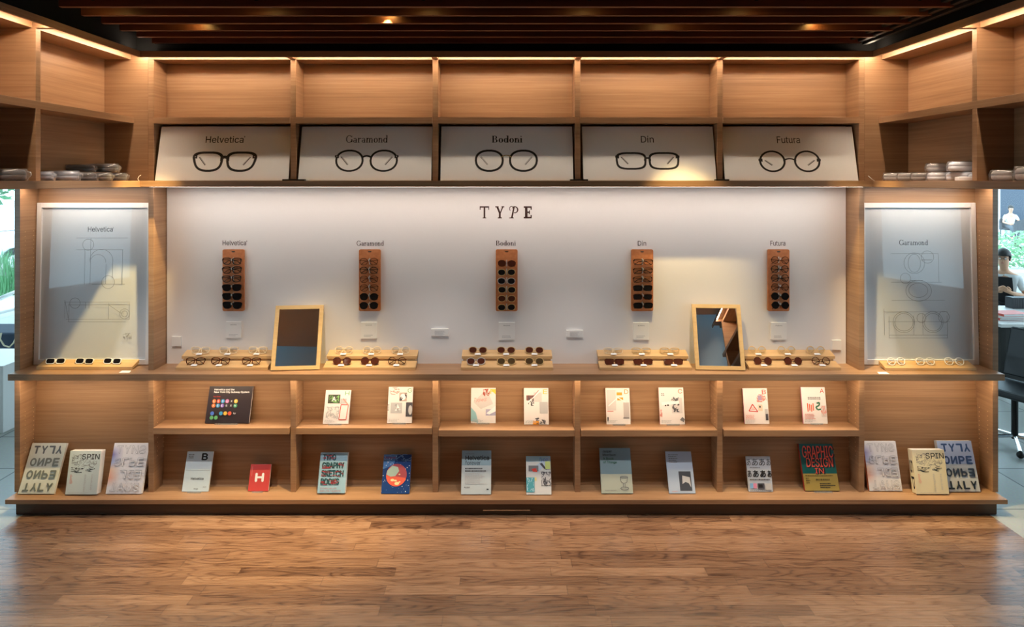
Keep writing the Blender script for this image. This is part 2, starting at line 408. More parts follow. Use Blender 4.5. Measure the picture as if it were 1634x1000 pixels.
# ================================================================ SETTING
# oak strip floor
fm = mat('oak_strip_floor', (.3, .18, .1), .3); b = fm.node_tree.nodes['Principled BSDF']
tc = N(fm, 'ShaderNodeTexCoord'); sx = N(fm, 'ShaderNodeSeparateXYZ'); L(fm, tc.outputs['Object'], sx.inputs[0])
def M_(op, a, b_=None, c=None):
    n = N(fm, 'ShaderNodeMath', operation=op)
    for i, v in enumerate((a, b_, c)):
        if v is None: continue
        if isinstance(v, (int, float)): n.inputs[i].default_value = v
        else: L(fm, v, n.inputs[i])
    return n.outputs[0]
row = M_('DIVIDE', sx.outputs[1], .083); rowi = M_('FLOOR', row)
wn = N(fm, 'ShaderNodeTexWhiteNoise', noise_dimensions='1D'); L(fm, rowi, wn.inputs['W'])
xs = M_('DIVIDE', M_('ADD', sx.outputs[0], M_('MULTIPLY', wn.outputs[0], 7.0)), M_('MULTIPLY_ADD', wn.outputs[0], .55, .62))
xi = M_('FLOOR', xs)
cb = N(fm, 'ShaderNodeCombineXYZ'); L(fm, rowi, cb.inputs[0]); L(fm, xi, cb.inputs[1])
wn2 = N(fm, 'ShaderNodeTexWhiteNoise', noise_dimensions='3D'); L(fm, cb.outputs[0], wn2.inputs['Vector'])
gv = N(fm, 'ShaderNodeCombineXYZ')
L(fm, M_('MULTIPLY_ADD', wn2.outputs[0], 31.0, M_('MULTIPLY', sx.outputs[0], 1.3)), gv.inputs[0])
L(fm, M_('MULTIPLY', sx.outputs[1], 9.0), gv.inputs[1]); L(fm, M_('MULTIPLY', wn2.outputs[0], 17.0), gv.inputs[2])
nz = N(fm, 'ShaderNodeTexNoise'); nz.inputs['Scale'].default_value = 1.1; nz.inputs['Detail'].default_value = 1.5; L(fm, gv.outputs[0], nz.inputs['Vector'])
rings = M_('FRACT', M_('MULTIPLY', nz.outputs[0], 13.0))
ringl = M_('POWER', M_('ABSOLUTE', M_('MULTIPLY_ADD', rings, 2.0, -1.0)), 3.0)
gv2 = N(fm, 'ShaderNodeVectorMath', operation='MULTIPLY'); gv2.inputs[1].default_value = (3.5, 85, 1); L(fm, tc.outputs['Object'], gv2.inputs[0])
nz2 = N(fm, 'ShaderNodeTexNoise'); nz2.inputs['Scale'].default_value = 1; nz2.inputs['Detail'].default_value = 4; L(fm, gv2.outputs[0], nz2.inputs['Vector'])
tone = M_('MULTIPLY_ADD', wn2.outputs[0], .42, M_('MULTIPLY_ADD', nz2.outputs[0], .26, M_('MULTIPLY_ADD', ringl, -.34, .14)))
colr = ramp(fm, tone, [(.0, srgb(76, 52, 38)), (.25, srgb(118, 86, 64)), (.5, srgb(145, 110, 83)), (.8, srgb(170, 134, 105))])
fr = M_('FRACT', row); gap = M_('MAXIMUM', M_('GREATER_THAN', M_('ABSOLUTE', M_('MULTIPLY_ADD', fr, 2.0, -1.0)), .965), M_('LESS_THAN', M_('FRACT', xs), .004))
mxc = N(fm, 'ShaderNodeMix', data_type='RGBA'); L(fm, M_('MULTIPLY', gap, .6), mxc.inputs[0]); L(fm, colr, mxc.inputs[6]); mxc.inputs[7].default_value = srgb(58, 36, 24)
L(fm, mxc.outputs[2], b.inputs['Base Color'])
L(fm, M_('MULTIPLY_ADD', nz2.outputs[0], .16, .2), b.inputs['Roughness'])
bp = N(fm, 'ShaderNodeBump'); bp.inputs['Strength'].default_value = .12; bp.inputs['Distance'].default_value = .003
L(fm, M_('MULTIPLY_ADD', gap, -1.0, M_('MULTIPLY', nz2.outputs[0], .3)), bp.inputs['Height']); L(fm, bp.outputs[0], b.inputs['Normal'])
struct('floor', MB().box(-3.185, 3.185, -9, .06, -.06, 0), fm)
# pale stone tile round it and out to the terrace
tm = mat('pale_stone_tile', (.5, .5, .5), .4); b = tm.node_tree.nodes['Principled BSDF']
tc = N(tm, 'ShaderNodeTexCoord'); br = N(tm, 'ShaderNodeTexBrick'); L(tm, tc.outputs['Object'], br.inputs['Vector'])
br.offset = 0; br.inputs['Scale'].default_value = 1; br.inputs['Brick Width'].default_value = .62; br.inputs['Row Height'].default_value = .62; br.inputs['Mortar Size'].default_value = .006
br.inputs['Color1'].default_value = srgb(186, 186, 180); br.inputs['Color2'].default_value = srgb(170, 172, 168); br.inputs['Mortar'].default_value = srgb(96, 98, 98)
nn = N(tm, 'ShaderNodeTexNoise'); nn.inputs['Scale'].default_value = 60; L(tm, tc.outputs['Object'], nn.inputs['Vector'])
mm = N(tm, 'ShaderNodeMix', data_type='RGBA', blend_type='MULTIPLY'); mm.inputs[0].default_value = .25; L(tm, br.outputs['Color'], mm.inputs[6]); L(tm, nn.outputs['Color'], mm.inputs[7]); L(tm, mm.outputs[2], b.inputs['Base Color'])
t = MB(); t.box(-10, -3.187, -9, 7, -.06, -.001); t.box(3.187, 10, -9, 7, -.06, -.001); t.box(-3.187, 3.187, .062, 7, -.06, -.001)
struct('floor_tile', t, tm)
struct('ground', MB().box(-60, 60, 7, 70, -.3, -.06), mat('terrace_paving', srgb(196, 196, 192), .8))
dark_c = mat('dark_ceiling', srgb(9, 8, 8), .9)
struct('ceiling', MB().box(-10, 10, -9, .4, 3.62, 3.7), dark_c)
rc = MB(); rc.box(-10, 10, .4, 7.1, 5.2, 5.3); rc.box(-10, 10, .4, .5, 3.6, 5.3); struct('ceiling_rear', rc, mat('white_ceiling', srgb(225, 225, 222), .8))
grey_c = mat('taupe_plaster', srgb(206, 188, 172), .8)
struct('ceiling_soffit', MB().box(-2.45, 2.45, -4.65, -3.05, 3.1, 3.6), grey_c)
wallm = mat('white_plaster', srgb(214, 212, 208), .7)
struct('wall_back', MB().box(-2.65, 2.65, .23, .4, 0, 3.04), wallm)
struct('light_baffle_1', MB().box(-2.8, 2.8, .04, .4, 3.055, 3.62), dark_c)  # dark bulkhead added to keep the gap above the fascia black
for k_, sg in enumerate((-1, 1)): struct('light_baffle_%d' % (k_+2), MB().box(*sorted((sg*2.50, sg*2.8)), -4.2, .04, 3.055, 3.62), dark_c)  # dark bulkheads added over the side runs to block light from the sides
# outer walls, glazed at the sides of the shop floor
for nm, sg in (('left', -1), ('right', 1)):
    w = MB(); x0, x1 = sorted((sg*5.5, sg*5.6))
    w.box(x0, x1, -5.2, -1, 0, 1.1); w.box(x0, x1, -5.2, -1, 3.4, 3.62)
    for y in (-5.2, -3.2, -1.1): w.box(x0, x1, y, y+.1, 1.1, 3.4)
    x2, x3 = sorted((sg*10, sg*10.1)); w.box(*sorted((sg*5.5, sg*10.1)), -1.1, -1, 0, 3.62)
    w.box(x2, x3, -1, 7, 0, .3); w.box(x2, x3, -1, 7, 3.1, 3.7)
    for y in (3, 6.9): w.box(x2, x3, y, y+.1, .3, 3.1)
    struct('wall_'+nm, w, wallm)
    struct('window_%d' % (3 if sg < 0 else 4), MB().box(x0+.04, x1-.04, -5.1, -1.1, 1.1, 3.4), glass)
struct('wall_front', MB().box(-5.6, 5.6, -5.3, -5.2, 2.3, 3.62), mat('pale_blue_plaster', srgb(196, 220, 236), .7))
struct('light_baffle_4', MB().box(-5.6, 5.6, -5.3, -5.2, 0, 2.3), W_P)  # unseen dark lower wall, added to cut low light from the front
w = MB(); w.box(-4.0, 4.0, 6.9, 7.1, 0, 5.2); w.box(-4.1, -4.0, 3.9, 7, 0, 5.2); struct('wall_rear', w, wallm)
for k, (x0, x1) in enumerate(((-10, -4.0), (4.0, 10))):
    yy = 3.9 if k == 0 else 7; m_ = MB(); m_.box(x0, x1, yy-.01, yy+.01, .0, 5.2); struct('window_%d' % (k+1), m_, glass)
# ceiling slats (each a board of its own)
ZS = H0+215*P; XS = 2.577*215*P
for k in range(11):
    yk = D*(215/(218.2)-1) - .1795*k
    s_ = MB().box(-XS, XS, yk-.028, yk, ZS, ZS+.115).build('ceiling_slat', W_S, None, .002)
    tag(s_, 'dark walnut ceiling slat, %s of the row counting out from the shelf wall' % (ORD+['eleventh'])[k], 'ceiling slat', 'dark slats hung under the ceiling')
# lighting track on the side of the run of shelves by the window seat
tr = empty('lighting_track', (573*P-.02, 0, H0+214*P)); tag(tr, 'long black lighting track along the top of the right-hand shelf run', 'lighting track')
for k in range(3): MB().box(-.03-.05*k, .0-.05*k, -2.9, -.05, .012*k, .02+.012*k).build('rail', black, tr, .002)

# ================================================================ SHELF WALL
DIV = [-567, -340, -113.3, 113.7, 340.8, 567]; HT = 4.4
SB = .9635; YB = Y_(SB); YF = Y_(1.0215)
shelf = tag(empty('display_shelving', (0, 0, 0)), 'built-in oak display shelving that fills the wall, with ten upper bays and lower bays', 'shelving')
def part(name, mb, m, parent=None, bevel=.0015): return mb.build(name, m, parent if parent is not None else shelf, bevel)
Zmid, Zmidb, Zup, Zupb, Zsof = H0-.002, Zp(-10), Zp(101), Zp(91), Zp(192.8)
Zct, Zcb, Zled, Zlb = Zp(-302.5), Zp(-312.5), Zp(-497), Zp(-504)
for k, x in enumerate(DIV):
    outer = k in (0, 5); b_ = MB()
    b_.box((x-HT)*P, (x+HT)*P, 0, YB+.01, Zmid, Zsof); part('upper_divider', b_, W_V)
    if outer: part('middle_upright', MB().box((x-HT)*P, (x+HT)*P, 0, YB+.01, Zct, Zmidb), W_V)
    part('lower_divider', MB().box((x-HT)*P, (x+HT)*P, 0, YB+.01, Zled, Zcb), W_V)
def holes(x, zlo, zhi, sg, parent):       # brass sleeves in a side panel
    h = MB()
    for y in (.045, .125):
        z = zlo
        while z < zhi:
            h.box(x, x+sg*.0012, y-.0028, y+.0028, z-.0028, z+.0028); z += .0305
    return part('shelf_pin_holes', h, brass, parent, 0)
for sg in (-1, 1):
    xo = sg*785*P; xi_ = sg*776*P
    ep = part('end_panel', MB().box(min(xo, xi_), max(xo, xi_), 0, YB+.02, Zled, Zmidb), W_V)
    holes(xi_, Zct+.1, Zct+.95, -sg, shelf); holes(xi_, Zled+.25, Zled+.55, -sg, shelf)
    holes(sg*562.6*P, Zp(-397)+.03, Zp(-397)+.19, -sg, shelf); holes(sg*562.6*P, Zp(-405)-.16, Zp(-405)-.02, -sg, shelf)
for k in range(1, 5):
    for sg in (-1, 1): holes((DIV[k]+sg*HT)*P, Zp(-397)+.03, Zp(-397)+.19, sg, shelf)
for k in range(5):
    x0, x1 = (DIV[k]+HT)*P, (DIV[k+1]-HT)*P
    part('upper_shelf', MB().box(x0, x1, -.012, YB, Zupb, Zup), W_X)
    zt = -393 if k < 2 else -396.5
    part('lower_shelf', MB().box(x0+.004, x1-.004, Y_(1.004), YB-.008, Zp(zt-10.2), Zp(zt)), W_X)
    part('back_panel', MB().box(x0, x1, YB, YB+.012, Zmid, Zsof), W_V)
    part('lower_back_panel', MB().hexa([(x0, Y_(.9755), Zled), (x1, Y_(.9755), Zled), (x1, YB+.02, Zled), (x0, YB+.02, Zled)], [(x0, YB-.004, Zcb), (x1, YB-.004, Zcb), (x1, YB+.02, Zcb), (x0, YB+.02, Zcb)]), W_X)
    ls = part('light_strip', MB().box(x0-.004, x1+.004, Y_(1.0195)+.0004, Y_(1.0195)+.022, Zsof+.0300, Zsof+.0342), led_m, None, 0)
    if k: part('strip_spacer', MB().box((DIV[k]-HT)*P, (DIV[k]+HT)*P, Y_(1.0195), -.0006, Zsof, Zsof+.034), W_X)
for sg in (-1, 1):
    xa, xb = sorted((sg*571.4*P, sg*776*P))
    part('alcove_back_panel', MB().box(xa, xb, YB, YB+.012, Zct, Zmidb), W_V)
    part('lower_back_panel', MB().hexa([(xa, Y_(.9755), Zled), (xb, Y_(.9755), Zled), (xb, YB+.02, Zled), (xa, YB+.02, Zled)], [(xa, YB-.004, Zcb), (xb, YB-.004, Zcb), (xb, YB+.02, Zcb), (xa, YB+.02, Zcb)]), W_X)
part('soffit', MB().box(-571.4*P, 571.4*P, -.0, YB+.01, Zsof, Zp(202)), W_X)
part('soffit_edge', MB().box(-574*P, 574*P, Y_(1.0195), -.001, Zsof+.0345, Zp(202)), W_X)
part('fascia', MB().box(-573*P, 573*P, YF, Y_(1.0195), Zsof, Zp(202.4)), W_X)
part('middle_shelf', MB().box(-572.6*P, 572.6*P, YF, YB+.01, Zmidb, Zmid), W_X)
ms = part('light_strip', MB().box(-560*P, 560*P, -.07, -.03, Zmidb-.0004, Zmidb+.004), led_w, None, 0)
for sg in (-1, 1):
    xa, xb = sorted((sg*592*P, sg*770*P))
    part('alcove_shelf', MB().box(*sorted((sg*572.7*P, sg*785*P)), -.002, YB+.01, Zmidb, Zmid), W_X)
    part('light_strip', MB().box(xa, xb, .004, .03, Zmidb-.0004, Zmidb+.004), led_a, None, 0)
    part('light_strip', MB().box(xa-.02, xb, -.07, -.03, Zcb-.0004, Zcb+.004), led_c, None, 0)
for k in range(5):
    part('light_strip', MB().box((DIV[k]+7)*P, (DIV[k+1]-7)*P, -.07, -.03, Zcb-.0004, Zcb+.004), led_c, None, 0)
part('plinth', MB().box(-770*P, 770*P, Y_(1.0165), .05, 0, Zlb), W_P)
part('plinth_plate', MB().box(-36.6*P, 37*P, Y_(1.0165)-.006, Y_(1.0165), .028, .033), chrome, None, 0)
part('bottom_ledge', MB().box(-781*P, 781*P, Y_(1.0245), YB+.02, Zlb, Zled), W_X)
for k in (0, 3): # little black plates that hold the boards, at the feet of the uprights
    pass
for xx0, xx1 in ((450, 485.5), (910, 938.5), (1142.5, 1164)):
    a, c_ = pt(xx0, 287, 1.012), pt(xx1, 287, 1.012)
    part('foot_plate', MB().box(a.x, c_.x, -.05, -.001, Zmid, Zmid+.011), blackm, None, .001)
counter = part('display_counter', MB().box(-779*P, 779*P, YF, YB+.01, Zcb, Zct), W_X, empty('x')); _x = counter.parent; counter.parent = None; bpy.data.objects.remove(_x)
tag(counter, 'long oak counter ledge that runs the whole width of the shelf wall', 'counter')

# side runs of shelves overhead, coming out of the wall
def wing(sg, label):
    r = tag(empty('overhead_shelving', (sg*594*P, 0, H0-.04)), label, 'shelving', 'overhead shelf runs at the sides')
    def b(name, x0, x1, y0, y1, z0, z1, m, bev=.0015):
        X0, X1 = sorted((sg*(x0-594)*P, sg*(x1-594)*P)); z = H0-.04
        return MB().box(X0, X1, y0, y1, z0-z, z1-z).build(name, m, r, bev)
    y1 = -4.95
    b('end_panel', 571.5, 648, 0, .03, Zmid, Zp(202), W_V)
    b('bottom_shelf', 585-13, 648, y1, YF, Zmidb, Zmid, W_Y); b('bottom_shelf_end', 574, 648, YF, -.0005, Zmidb, Zmid, W_Y)
    b('shelf', 594, 641, y1, -.001, Zupb, Zup, W_Y)
    b('back_panel', 641, 648, y1, -.001, Zmid, Zp(202), W_V)
    b('soffit', 598.5, 648, y1, -.001, Zsof, Zp(202), W_Y)
    b('soffit_edge', 575.5, 598.4, y1, Y_(1.0175), Zsof+.0345, Zp(202), W_Y)
    b('fascia', 572.5, 575.5, y1, YF, Zsof, Zp(202.4), W_Y)
    ys = [-.901-.951*k for k in range(5)]; last = -.02
    for yy in ys:
        b('divider', 594, 641, yy-.018, yy+.018, Zup, Zsof, W_V); b('divider', 594, 641, yy-.018, yy+.018, Zmid, Zupb, W_V)
        b('light_strip', 575.6, 581, yy+.024, last, Zsof+.0300, Zsof+.0342, led_m, 0); b('strip_spacer', 575.6, 598.4, yy-.018, yy+.018, Zsof, Zsof+.034, W_Y); last = yy-.024
    return r
wing(-1, 'overhead oak shelf run on the side of the first glasses poster, dark cases in it')
wing(1, 'overhead oak shelf run under the black lighting track, white cases in it')

# ================================================================ WHITE DISPLAY PANEL
panel = tag(empty('white_wall_board', (0, YB, Zct)), 'large white display panel with dark lettering behind the counter', 'panel')
pw = 1123*P; ph = Zmidb-Zct
MB().box(-561.5*P, 561.5*P, -.006, .012, .0, ph).build('board', white_wall, panel)
SP = .9645
def pu(x): return (x-VX)*P/SP+pw/2
def pv(y): return H0-(y-VY)*P/SP-Zct
def on_panel(name, fn, w=None):
    a = Art(pw, ph); fn(a); o = a.build(name, panel); o.location = (0, -.0062, 0); return o
def solid(o, t):
    md = o.modifiers.new('thick', 'SOLIDIFY'); md.thickness = t; md.offset = 1; return o
def T_(a):
    a.glyphs('T', pu(765), pu(781.5), pv(348.3), pv(329), W_L, .05, .11)
    a.glyphs('Y', pu(791), pu(805), pv(348.3), pv(329), W_L, .06, .12)
    a.glyphs('P', pu(812), pu(828), pv(348.3), pv(329), W_L, .05, .1)
    a.glyphs('E', pu(835.7), pu(849.8), pv(348.3), pv(329), W_L, .07, .12)
on_panel('heading_lettering', T_)
def H_(a): a.text('Helvetica', pu(355.4), pu(393), pv(391.2), pv(383.3), W_L, .006).text('*', pu(393.3), pu(394.8), pv(386), pv(383.3), W_L)
on_panel('name_lettering', H_)
on_panel('name_lettering', lambda a: a.glyphs('Garamond', pu(569), pu(612.6), pv(391.8), pv(384), W_L))
on_panel('name_lettering', lambda a: a.glyphs('Bodoni', pu(791), pu(823), pv(391.5), pv(383.8), W_L, .035, .12))
on_panel('name_lettering', lambda a: a.text('Din', pu(1017.6), pu(1031), pv(391.8), pv(384), W_L, .003))
on_panel('name_lettering', lambda a: a.text('Futura', pu(1229), pu(1253), pv(391.8), pv(384), W_L, .003))


# plaques on the panel
def plaque(x0, x1, y0, y1, label, group, head=None, rows=0, th=.012):
    a, c_ = pt(x0, y1, SP), pt(x1, y0, SP); w, h = c_.x-a.x, c_.z-a.z
    r = tag(empty('wall_plaque', ((a.x+c_.x)/2, YB-.006, a.z)), label, 'plaque', group)
    pl8 = MB().box(-w/2, w/2, -th, 0, 0, h).build('plate', frame_white, r, .001)
    ar = Art(w, h)
    if head: ar.text(head, w*.30, w*.70, h*.80, h*.86, GR, .01)
    if rows: ar.fuzz(w*.2, w*.8, h*.1, h*.1+h*.08*rows, LG, rows, .004, .7, int(x0))
    if ar.mb.v:
        o = ar.build('caption', pl8); o.location = (0, -th, 0)
    return r
where = ['first', 'second', 'third', 'fourth', 'fifth']
for k, (x0, x1, y0, y1, t_) in enumerate(((361.6, 386.2, 512.7, 538.4, 'Helvetica'), (576.5, 601.8, 513.4, 539.5, 'Garamond'), (796, 821.5, 513.8, 541, 'Bodoni'), (1010, 1035, 514, 541, 'Din'), (1229, 1254, 514, 541, 'Futura'))):
    plaque(x0, x1, y0, y1, 'square white plaque under the %s leather glasses strip counting from the left' % where[k], 'square plaques under the leather strips', t_, 2)
plaque(688.5, 716, 524, 535, 'wide white plaque between the second and third square plaques', 'wide plaques', None, 8, .014)
plaque(904, 930, 526, 537, 'wide white plaque between the third and fourth square plaques', 'wide plaques', None, 8, .014)
plaque(275, 290, 536, 551.5, 'small blank white square plate at the left edge of the white panel', 'small square plates')
plaque(1327, 1341, 542, 557.5, 'small blank white square plate at the right edge of the white panel', 'small square plates')

# leather strips with six pairs each
STR = [(355.8, 390.3, 'square', [(f_black, l_clear)]*3+[(f_black, l_dark)]*3, 415.9, 13.95, 1.02),
       (573, 607.6, 'panto', [(f_tort, l_clear), (f_black, l_clear), (f_tort, l_clear), (f_tort, l_clear), (f_black, l_dark), (f_black, l_dark)], 416.5, 13.9, 1.0),
       (791, 825.8, 'wire', [(f_tort, l_brown), (gold, l_dark), (silver, l_dark), (gold, l_dark), (gold, l_brown), (gold, l_dark)], 419.4, 13.9, .97),
       (1007, 1042, 'slim', [(f_black, l_clear), (f_black, l_clear), (f_black, l_clear), (f_black, l_dark), (f_tort, l_dark), (f_black, l_dark)], 417, 13.8, 1.0),
       (1224.5, 1259, 'round', [(f_tort, l_clear), (f_black, l_clear), (f_black, l_clear), (f_tort, l_clear), (f_black, l_dark), (f_black, l_dark)], 414, 14.3, 1.0)]
CN = {f_black.name: 'black', f_tort.name: 'tortoise', gold.name: 'gold wire', silver.name: 'silver wire', f_white.name: 'white', f_cream.name: 'champagne'}
LN = {l_clear.name: 'clear', l_dark.name: 'dark', l_brown.name: 'red-brown', l_olive.name: 'brown'}
SN = {'square': 'squared', 'panto': 'rounded', 'wire': 'oval', 'slim': 'narrow', 'round': 'round'}
for k, (x0, x1, sh, pairs, y0, dy, scl) in enumerate(STR):
    SL = .967; a, c_ = pt(x0, 495.9, SL), pt(x1, 397.6, SL); w, h = c_.x-a.x, c_.z-a.z; cx = (a.x+c_.x)/2
    r = tag(empty('leather_strip', (cx, YB-.006, a.z)), 'tan leather hanging strip of six %s glasses, %s from the left' % (SN[sh], where[k]), 'glasses holder', 'leather strips hung on the white panel')
    rad = .012; pl = []
    for (ux, uz, a0) in ((w/2-rad, rad, -90), (w/2-rad, h-rad, 0), (-w/2+rad, h-rad, 90), (-w/2+rad, rad, 180)):
        pl += [(ux+rad*math.cos(math.radians(a0+18*i)), uz+rad*math.sin(math.radians(a0+18*i))) for i in range(6)]
    MB().prism(pl, -.018, -.006, leather).build('backing', leather, r)
    MB().prism(ell(0, h-.016, .013, .004), -.0186, -.018, chrome).build('hanger_slot', chrome, r)
    MB().box(-.02, .02, -.006, 0, h*.3, h*.7).build('wall_mount', white, r)
    for i, (fmt, lm) in enumerate(pairs):
        z = H0-(y0+dy*i-VY)*P/SL; q = SHAPES[sh]; zz = z-a.z
        MB().box(-.0035, .0035, -.050, -.018, zz+.006, zz+.0075).box(-.0035, .0035, -.0515, -.050, zz+.004, zz+.019).box(-.004, .004, -.0195, -.018, zz-.022, zz+.022).build('glasses_clip', acrylic if False else silver, r)
        place = 'top' if i == 0 else ('bottom' if i == 5 else ORD[i])
        nm = glasses(sh, fmt, lm, (cx+random.uniform(-.002, .002), YB-.006-.042, z-(q['h']+q['t'])*scl), (random.uniform(-.06, .0), random.uniform(-.025, .025), random.uniform(-.05, .05)),
                '%s %s glasses, %s lenses, %s on the %s leather strip from the left' % (CN[fmt.name], SN[sh], LN[lm.name], place if i in (0, 5) else place+' down', where[k]), 'glasses on the %s leather strip' % where[k], scl)

# ================================================================ TRAYS
def step(root, w, s0, s1, z0, z1, th, name):
    """Sloping oak step: front edge at scale s0 and height z0, back edge at s1, z1 (front-plane pixels)."""
    y0, y1 = Y_(s0), Y_(s1); za, zb = Zp(z0)-Zct, Zp(z1)-Zct; t = th*P
    return MB().hexa([(-w/2, y0, max(0.0005, za-t)), (w/2, y0, max(0.0005, za-t)), (w/2, y1, max(0.0005, zb-t*1.2)), (-w/2, y1, max(0.0005, zb-t*1.2))],
                     [(-w/2, y0, za), (w/2, y0, za), (w/2, y1, zb), (-w/2, y1, zb)]).build(name, W_T, root, .001)
TR = [(353.5, [318.9, 364, 410.5], [311, 350.6, 400], 'square', (f_cream, l_clear), (f_tort, l_clear)),
      (589.2, [548.3, 593, 639], [545, 589.7, 633], 'panto', (f_cream, l_clear), (f_tort, l_brown)),
      (809, [762.4, 807.6, 852.7], [759.6, 808, 852.7], 'wire', (gold, l_brown), (silver, l_olive)),
      (1030.6, [978.7, 1023.6, 1069], [980.5, 1026.5, 1075], 'slim', (f_cream, l_clear), (f_tort, l_brown)),
      (1269, [1209, 1256, 1302.7], [1218, 1266.4, 1311], 'round', (gold, l_clear), (f_tort, l_brown))]
def card(x, y, z, yy, lab, grp, w=.05, d=.02):
    o = MB().hexa([(-w/2, -d/2, 0), (w/2, -d/2, 0), (w*.42, d/2, .005), (-w*.42, d/2, .005)], [(-w/2, -d/2, .0012), (w/2, -d/2, .0012), (w*.42, d/2, .0062), (-w*.42, d/2, .0062)]).build('price_card', white, None)
    o.location = (x, yy, z); return tag(o, lab, 'card', grp)
for k, (xc, ups, los, sh, um, lm_) in enumerate(TR):
    cx = (xc-VX)*P; r = tag(empty('display_tray', (cx, 0, Zct)), 'two-step light oak glasses tray on the counter, %s from the left' % where[k], 'display tray', 'two-step glasses trays')
    w = 147*P
    step(r, w, 1.0, .982, -298, -292.8, 4.6, 'lower_step'); step(r, w, .9815, .9655, -285.2, -279.5, 4.6, 'upper_step')
    MB().box(-w/2+.01, w/2-.01, Y_(.9805), Y_(.968), .0005, Zp(-290)-Zct).build('riser', W_T, r)
    q = SHAPES[sh]
    for rowi_, (xs_, mt, s_, z_) in enumerate(((ups, um, .9775, -283.2), (los, lm_, .9945, -296.2))):
        rn = ('upper', 'lower')[rowi_]
        for i, x in enumerate(xs_):
            mt_ = mt
            if sh == 'panto' and rowi_ == 1 and i == 2: mt_ = (f_tort, l_clear)
            if sh == 'wire' and rowi_ == 1: mt_ = [(silver, l_brown), (gold, l_olive), (gold, l_olive)][i]
            if sh == 'round' and rowi_ == 1 and i == 2: mt_ = (f_tort, l_clear)
            if sh == 'slim' and rowi_ == 0 and i > 0: mt_ = (gold, l_clear)
            px = (x-VX)*P/s_; sl = .27
            pos = ['left', 'middle', 'right'][i]
            glasses(sh, *mt_, (px, Y_(s_), Zp(z_)+.0035), (-.42, 0, random.uniform(-.07, .07)),
                    '%s %s glasses, %s lenses, %s on the %s step of the %s tray' % (CN[mt_[0].name], SN[sh], LN[mt_[1].name], pos, rn, where[k]), 'glasses on the stepped trays', .99)
            card(px, 0, Zp(z_)+.0016, Y_(s_)-.012, 'white card before the %s pair on the %s step of the %s tray' % (pos, rn, where[k]), 'white cards on the trays', .042, .018)
for k, (x0, x1, xs_, mt, yb, lab) in enumerate(((57.7, 211, [87.5, 133.6, 178], (f_white, l_dark), 589.6, 'first'), (1413.4, 1558.6, [1431.5, 1477.8, 1524], (f_white, l_clear), 591.6, 'last'))):
    s_ = (yb-VY)/302.5; w = (x1-x0)*P/s_; cx = ((x0+x1)/2-VX)*P/s_; pn = ('left framed poster', 'right framed poster')[k]
    r = tag(empty('display_tray', (cx, 0, Zct)), 'single-step light oak glasses tray in front of the %s' % pn, 'display tray', 'single-step glasses trays')
    step(r, w, s_, s_-.019, -298, -291.5, 4.6, 'step_board'); 
    MB().box(-w/2+.02, w/2-.02, Y_(s_-.004), Y_(s_-.016), .0005, Zp(-299)-Zct).build('foot', W_T, r)
    for i, x in enumerate(xs_):
        s2 = s_-.006; px = (x-VX)*P/s2; pos = ['left', 'middle', 'right'][i]
        glasses('slim' if k == 0 else 'panto', *mt, (px, Y_(s2), Zp(-296)+.004), (-.42, 0, random.uniform(-.1, .1)),
                'white glasses, %s lenses, %s on the tray before the %s' % (LN[mt[1].name], pos, pn), 'white glasses on the end trays', .95 if k == 0 else 1)
for x, y, lab in ((200, 593.5, 'white card lying on the counter beside the tray with dark-lens white glasses'), (1409, 595.5, 'white card lying on the counter beside the tray with clear white glasses')):
    s_ = (y-VY)/302.3; p = pt(x, y, s_); card(p.x, 0, Zct+.0003, p.y, lab, 'loose cards on the counter', .07, .03)

# ================================================================ MIRRORS
def lean_frame(x0t, x1t, x0b, x1b, sb, st, zb, zt):
    xb = ((x0b+x1b)/2-VX)*P/sb; w = (x1b-x0b)*P/sb
    dy = Y_(st)-Y_(sb); dz = (zt-zb)*P
    return xb, w, math.hypot(dy, dz), math.atan2(dy, dz)
def mirror(xb, w, h, lean, yaw, label):
    t = .018
    r = tag(empty('table_mirror', (xb, Y_(1.003), Zct+.0005+t*math.sin(lean)), (-lean, 0, yaw)), label, 'mirror', 'leaning counter mirrors')
    bw = .026
    for nm, bx in (('frame_bar', (-w/2, -w/2+bw, 0, h)), ('frame_bar', (w/2-bw, w/2, 0, h)), ('frame_bar', (-w/2+bw, w/2-bw, 0, bw)), ('frame_bar', (-w/2+bw, w/2-bw, h-bw, h))):
        MB().box(bx[0], bx[1], 0, t, bx[2], bx[3]).build(nm, W_M, r, .001)
    MB().box(-w/2+bw-.004, w/2-bw+.004, .008, .012, bw-.004, h-bw+.004).build('mirror_glass', mirror_m, r)
    return r
xb, w, h, ln = lean_frame(449, 523.8, 432.5, 509.3, 1.003, .9725, -302.5, -206)
mirror(xb, w, h, ln, .09, 'wood framed mirror leaning between the first and second stepped trays')
xb, w, h, ln = lean_frame(1099, 1173.5, 1111, 1189, 1.003, .976, -302.5, -203.5)
mirror(xb, w, h, ln, -.058, 'wood framed mirror leaning between the fourth and fifth stepped trays')

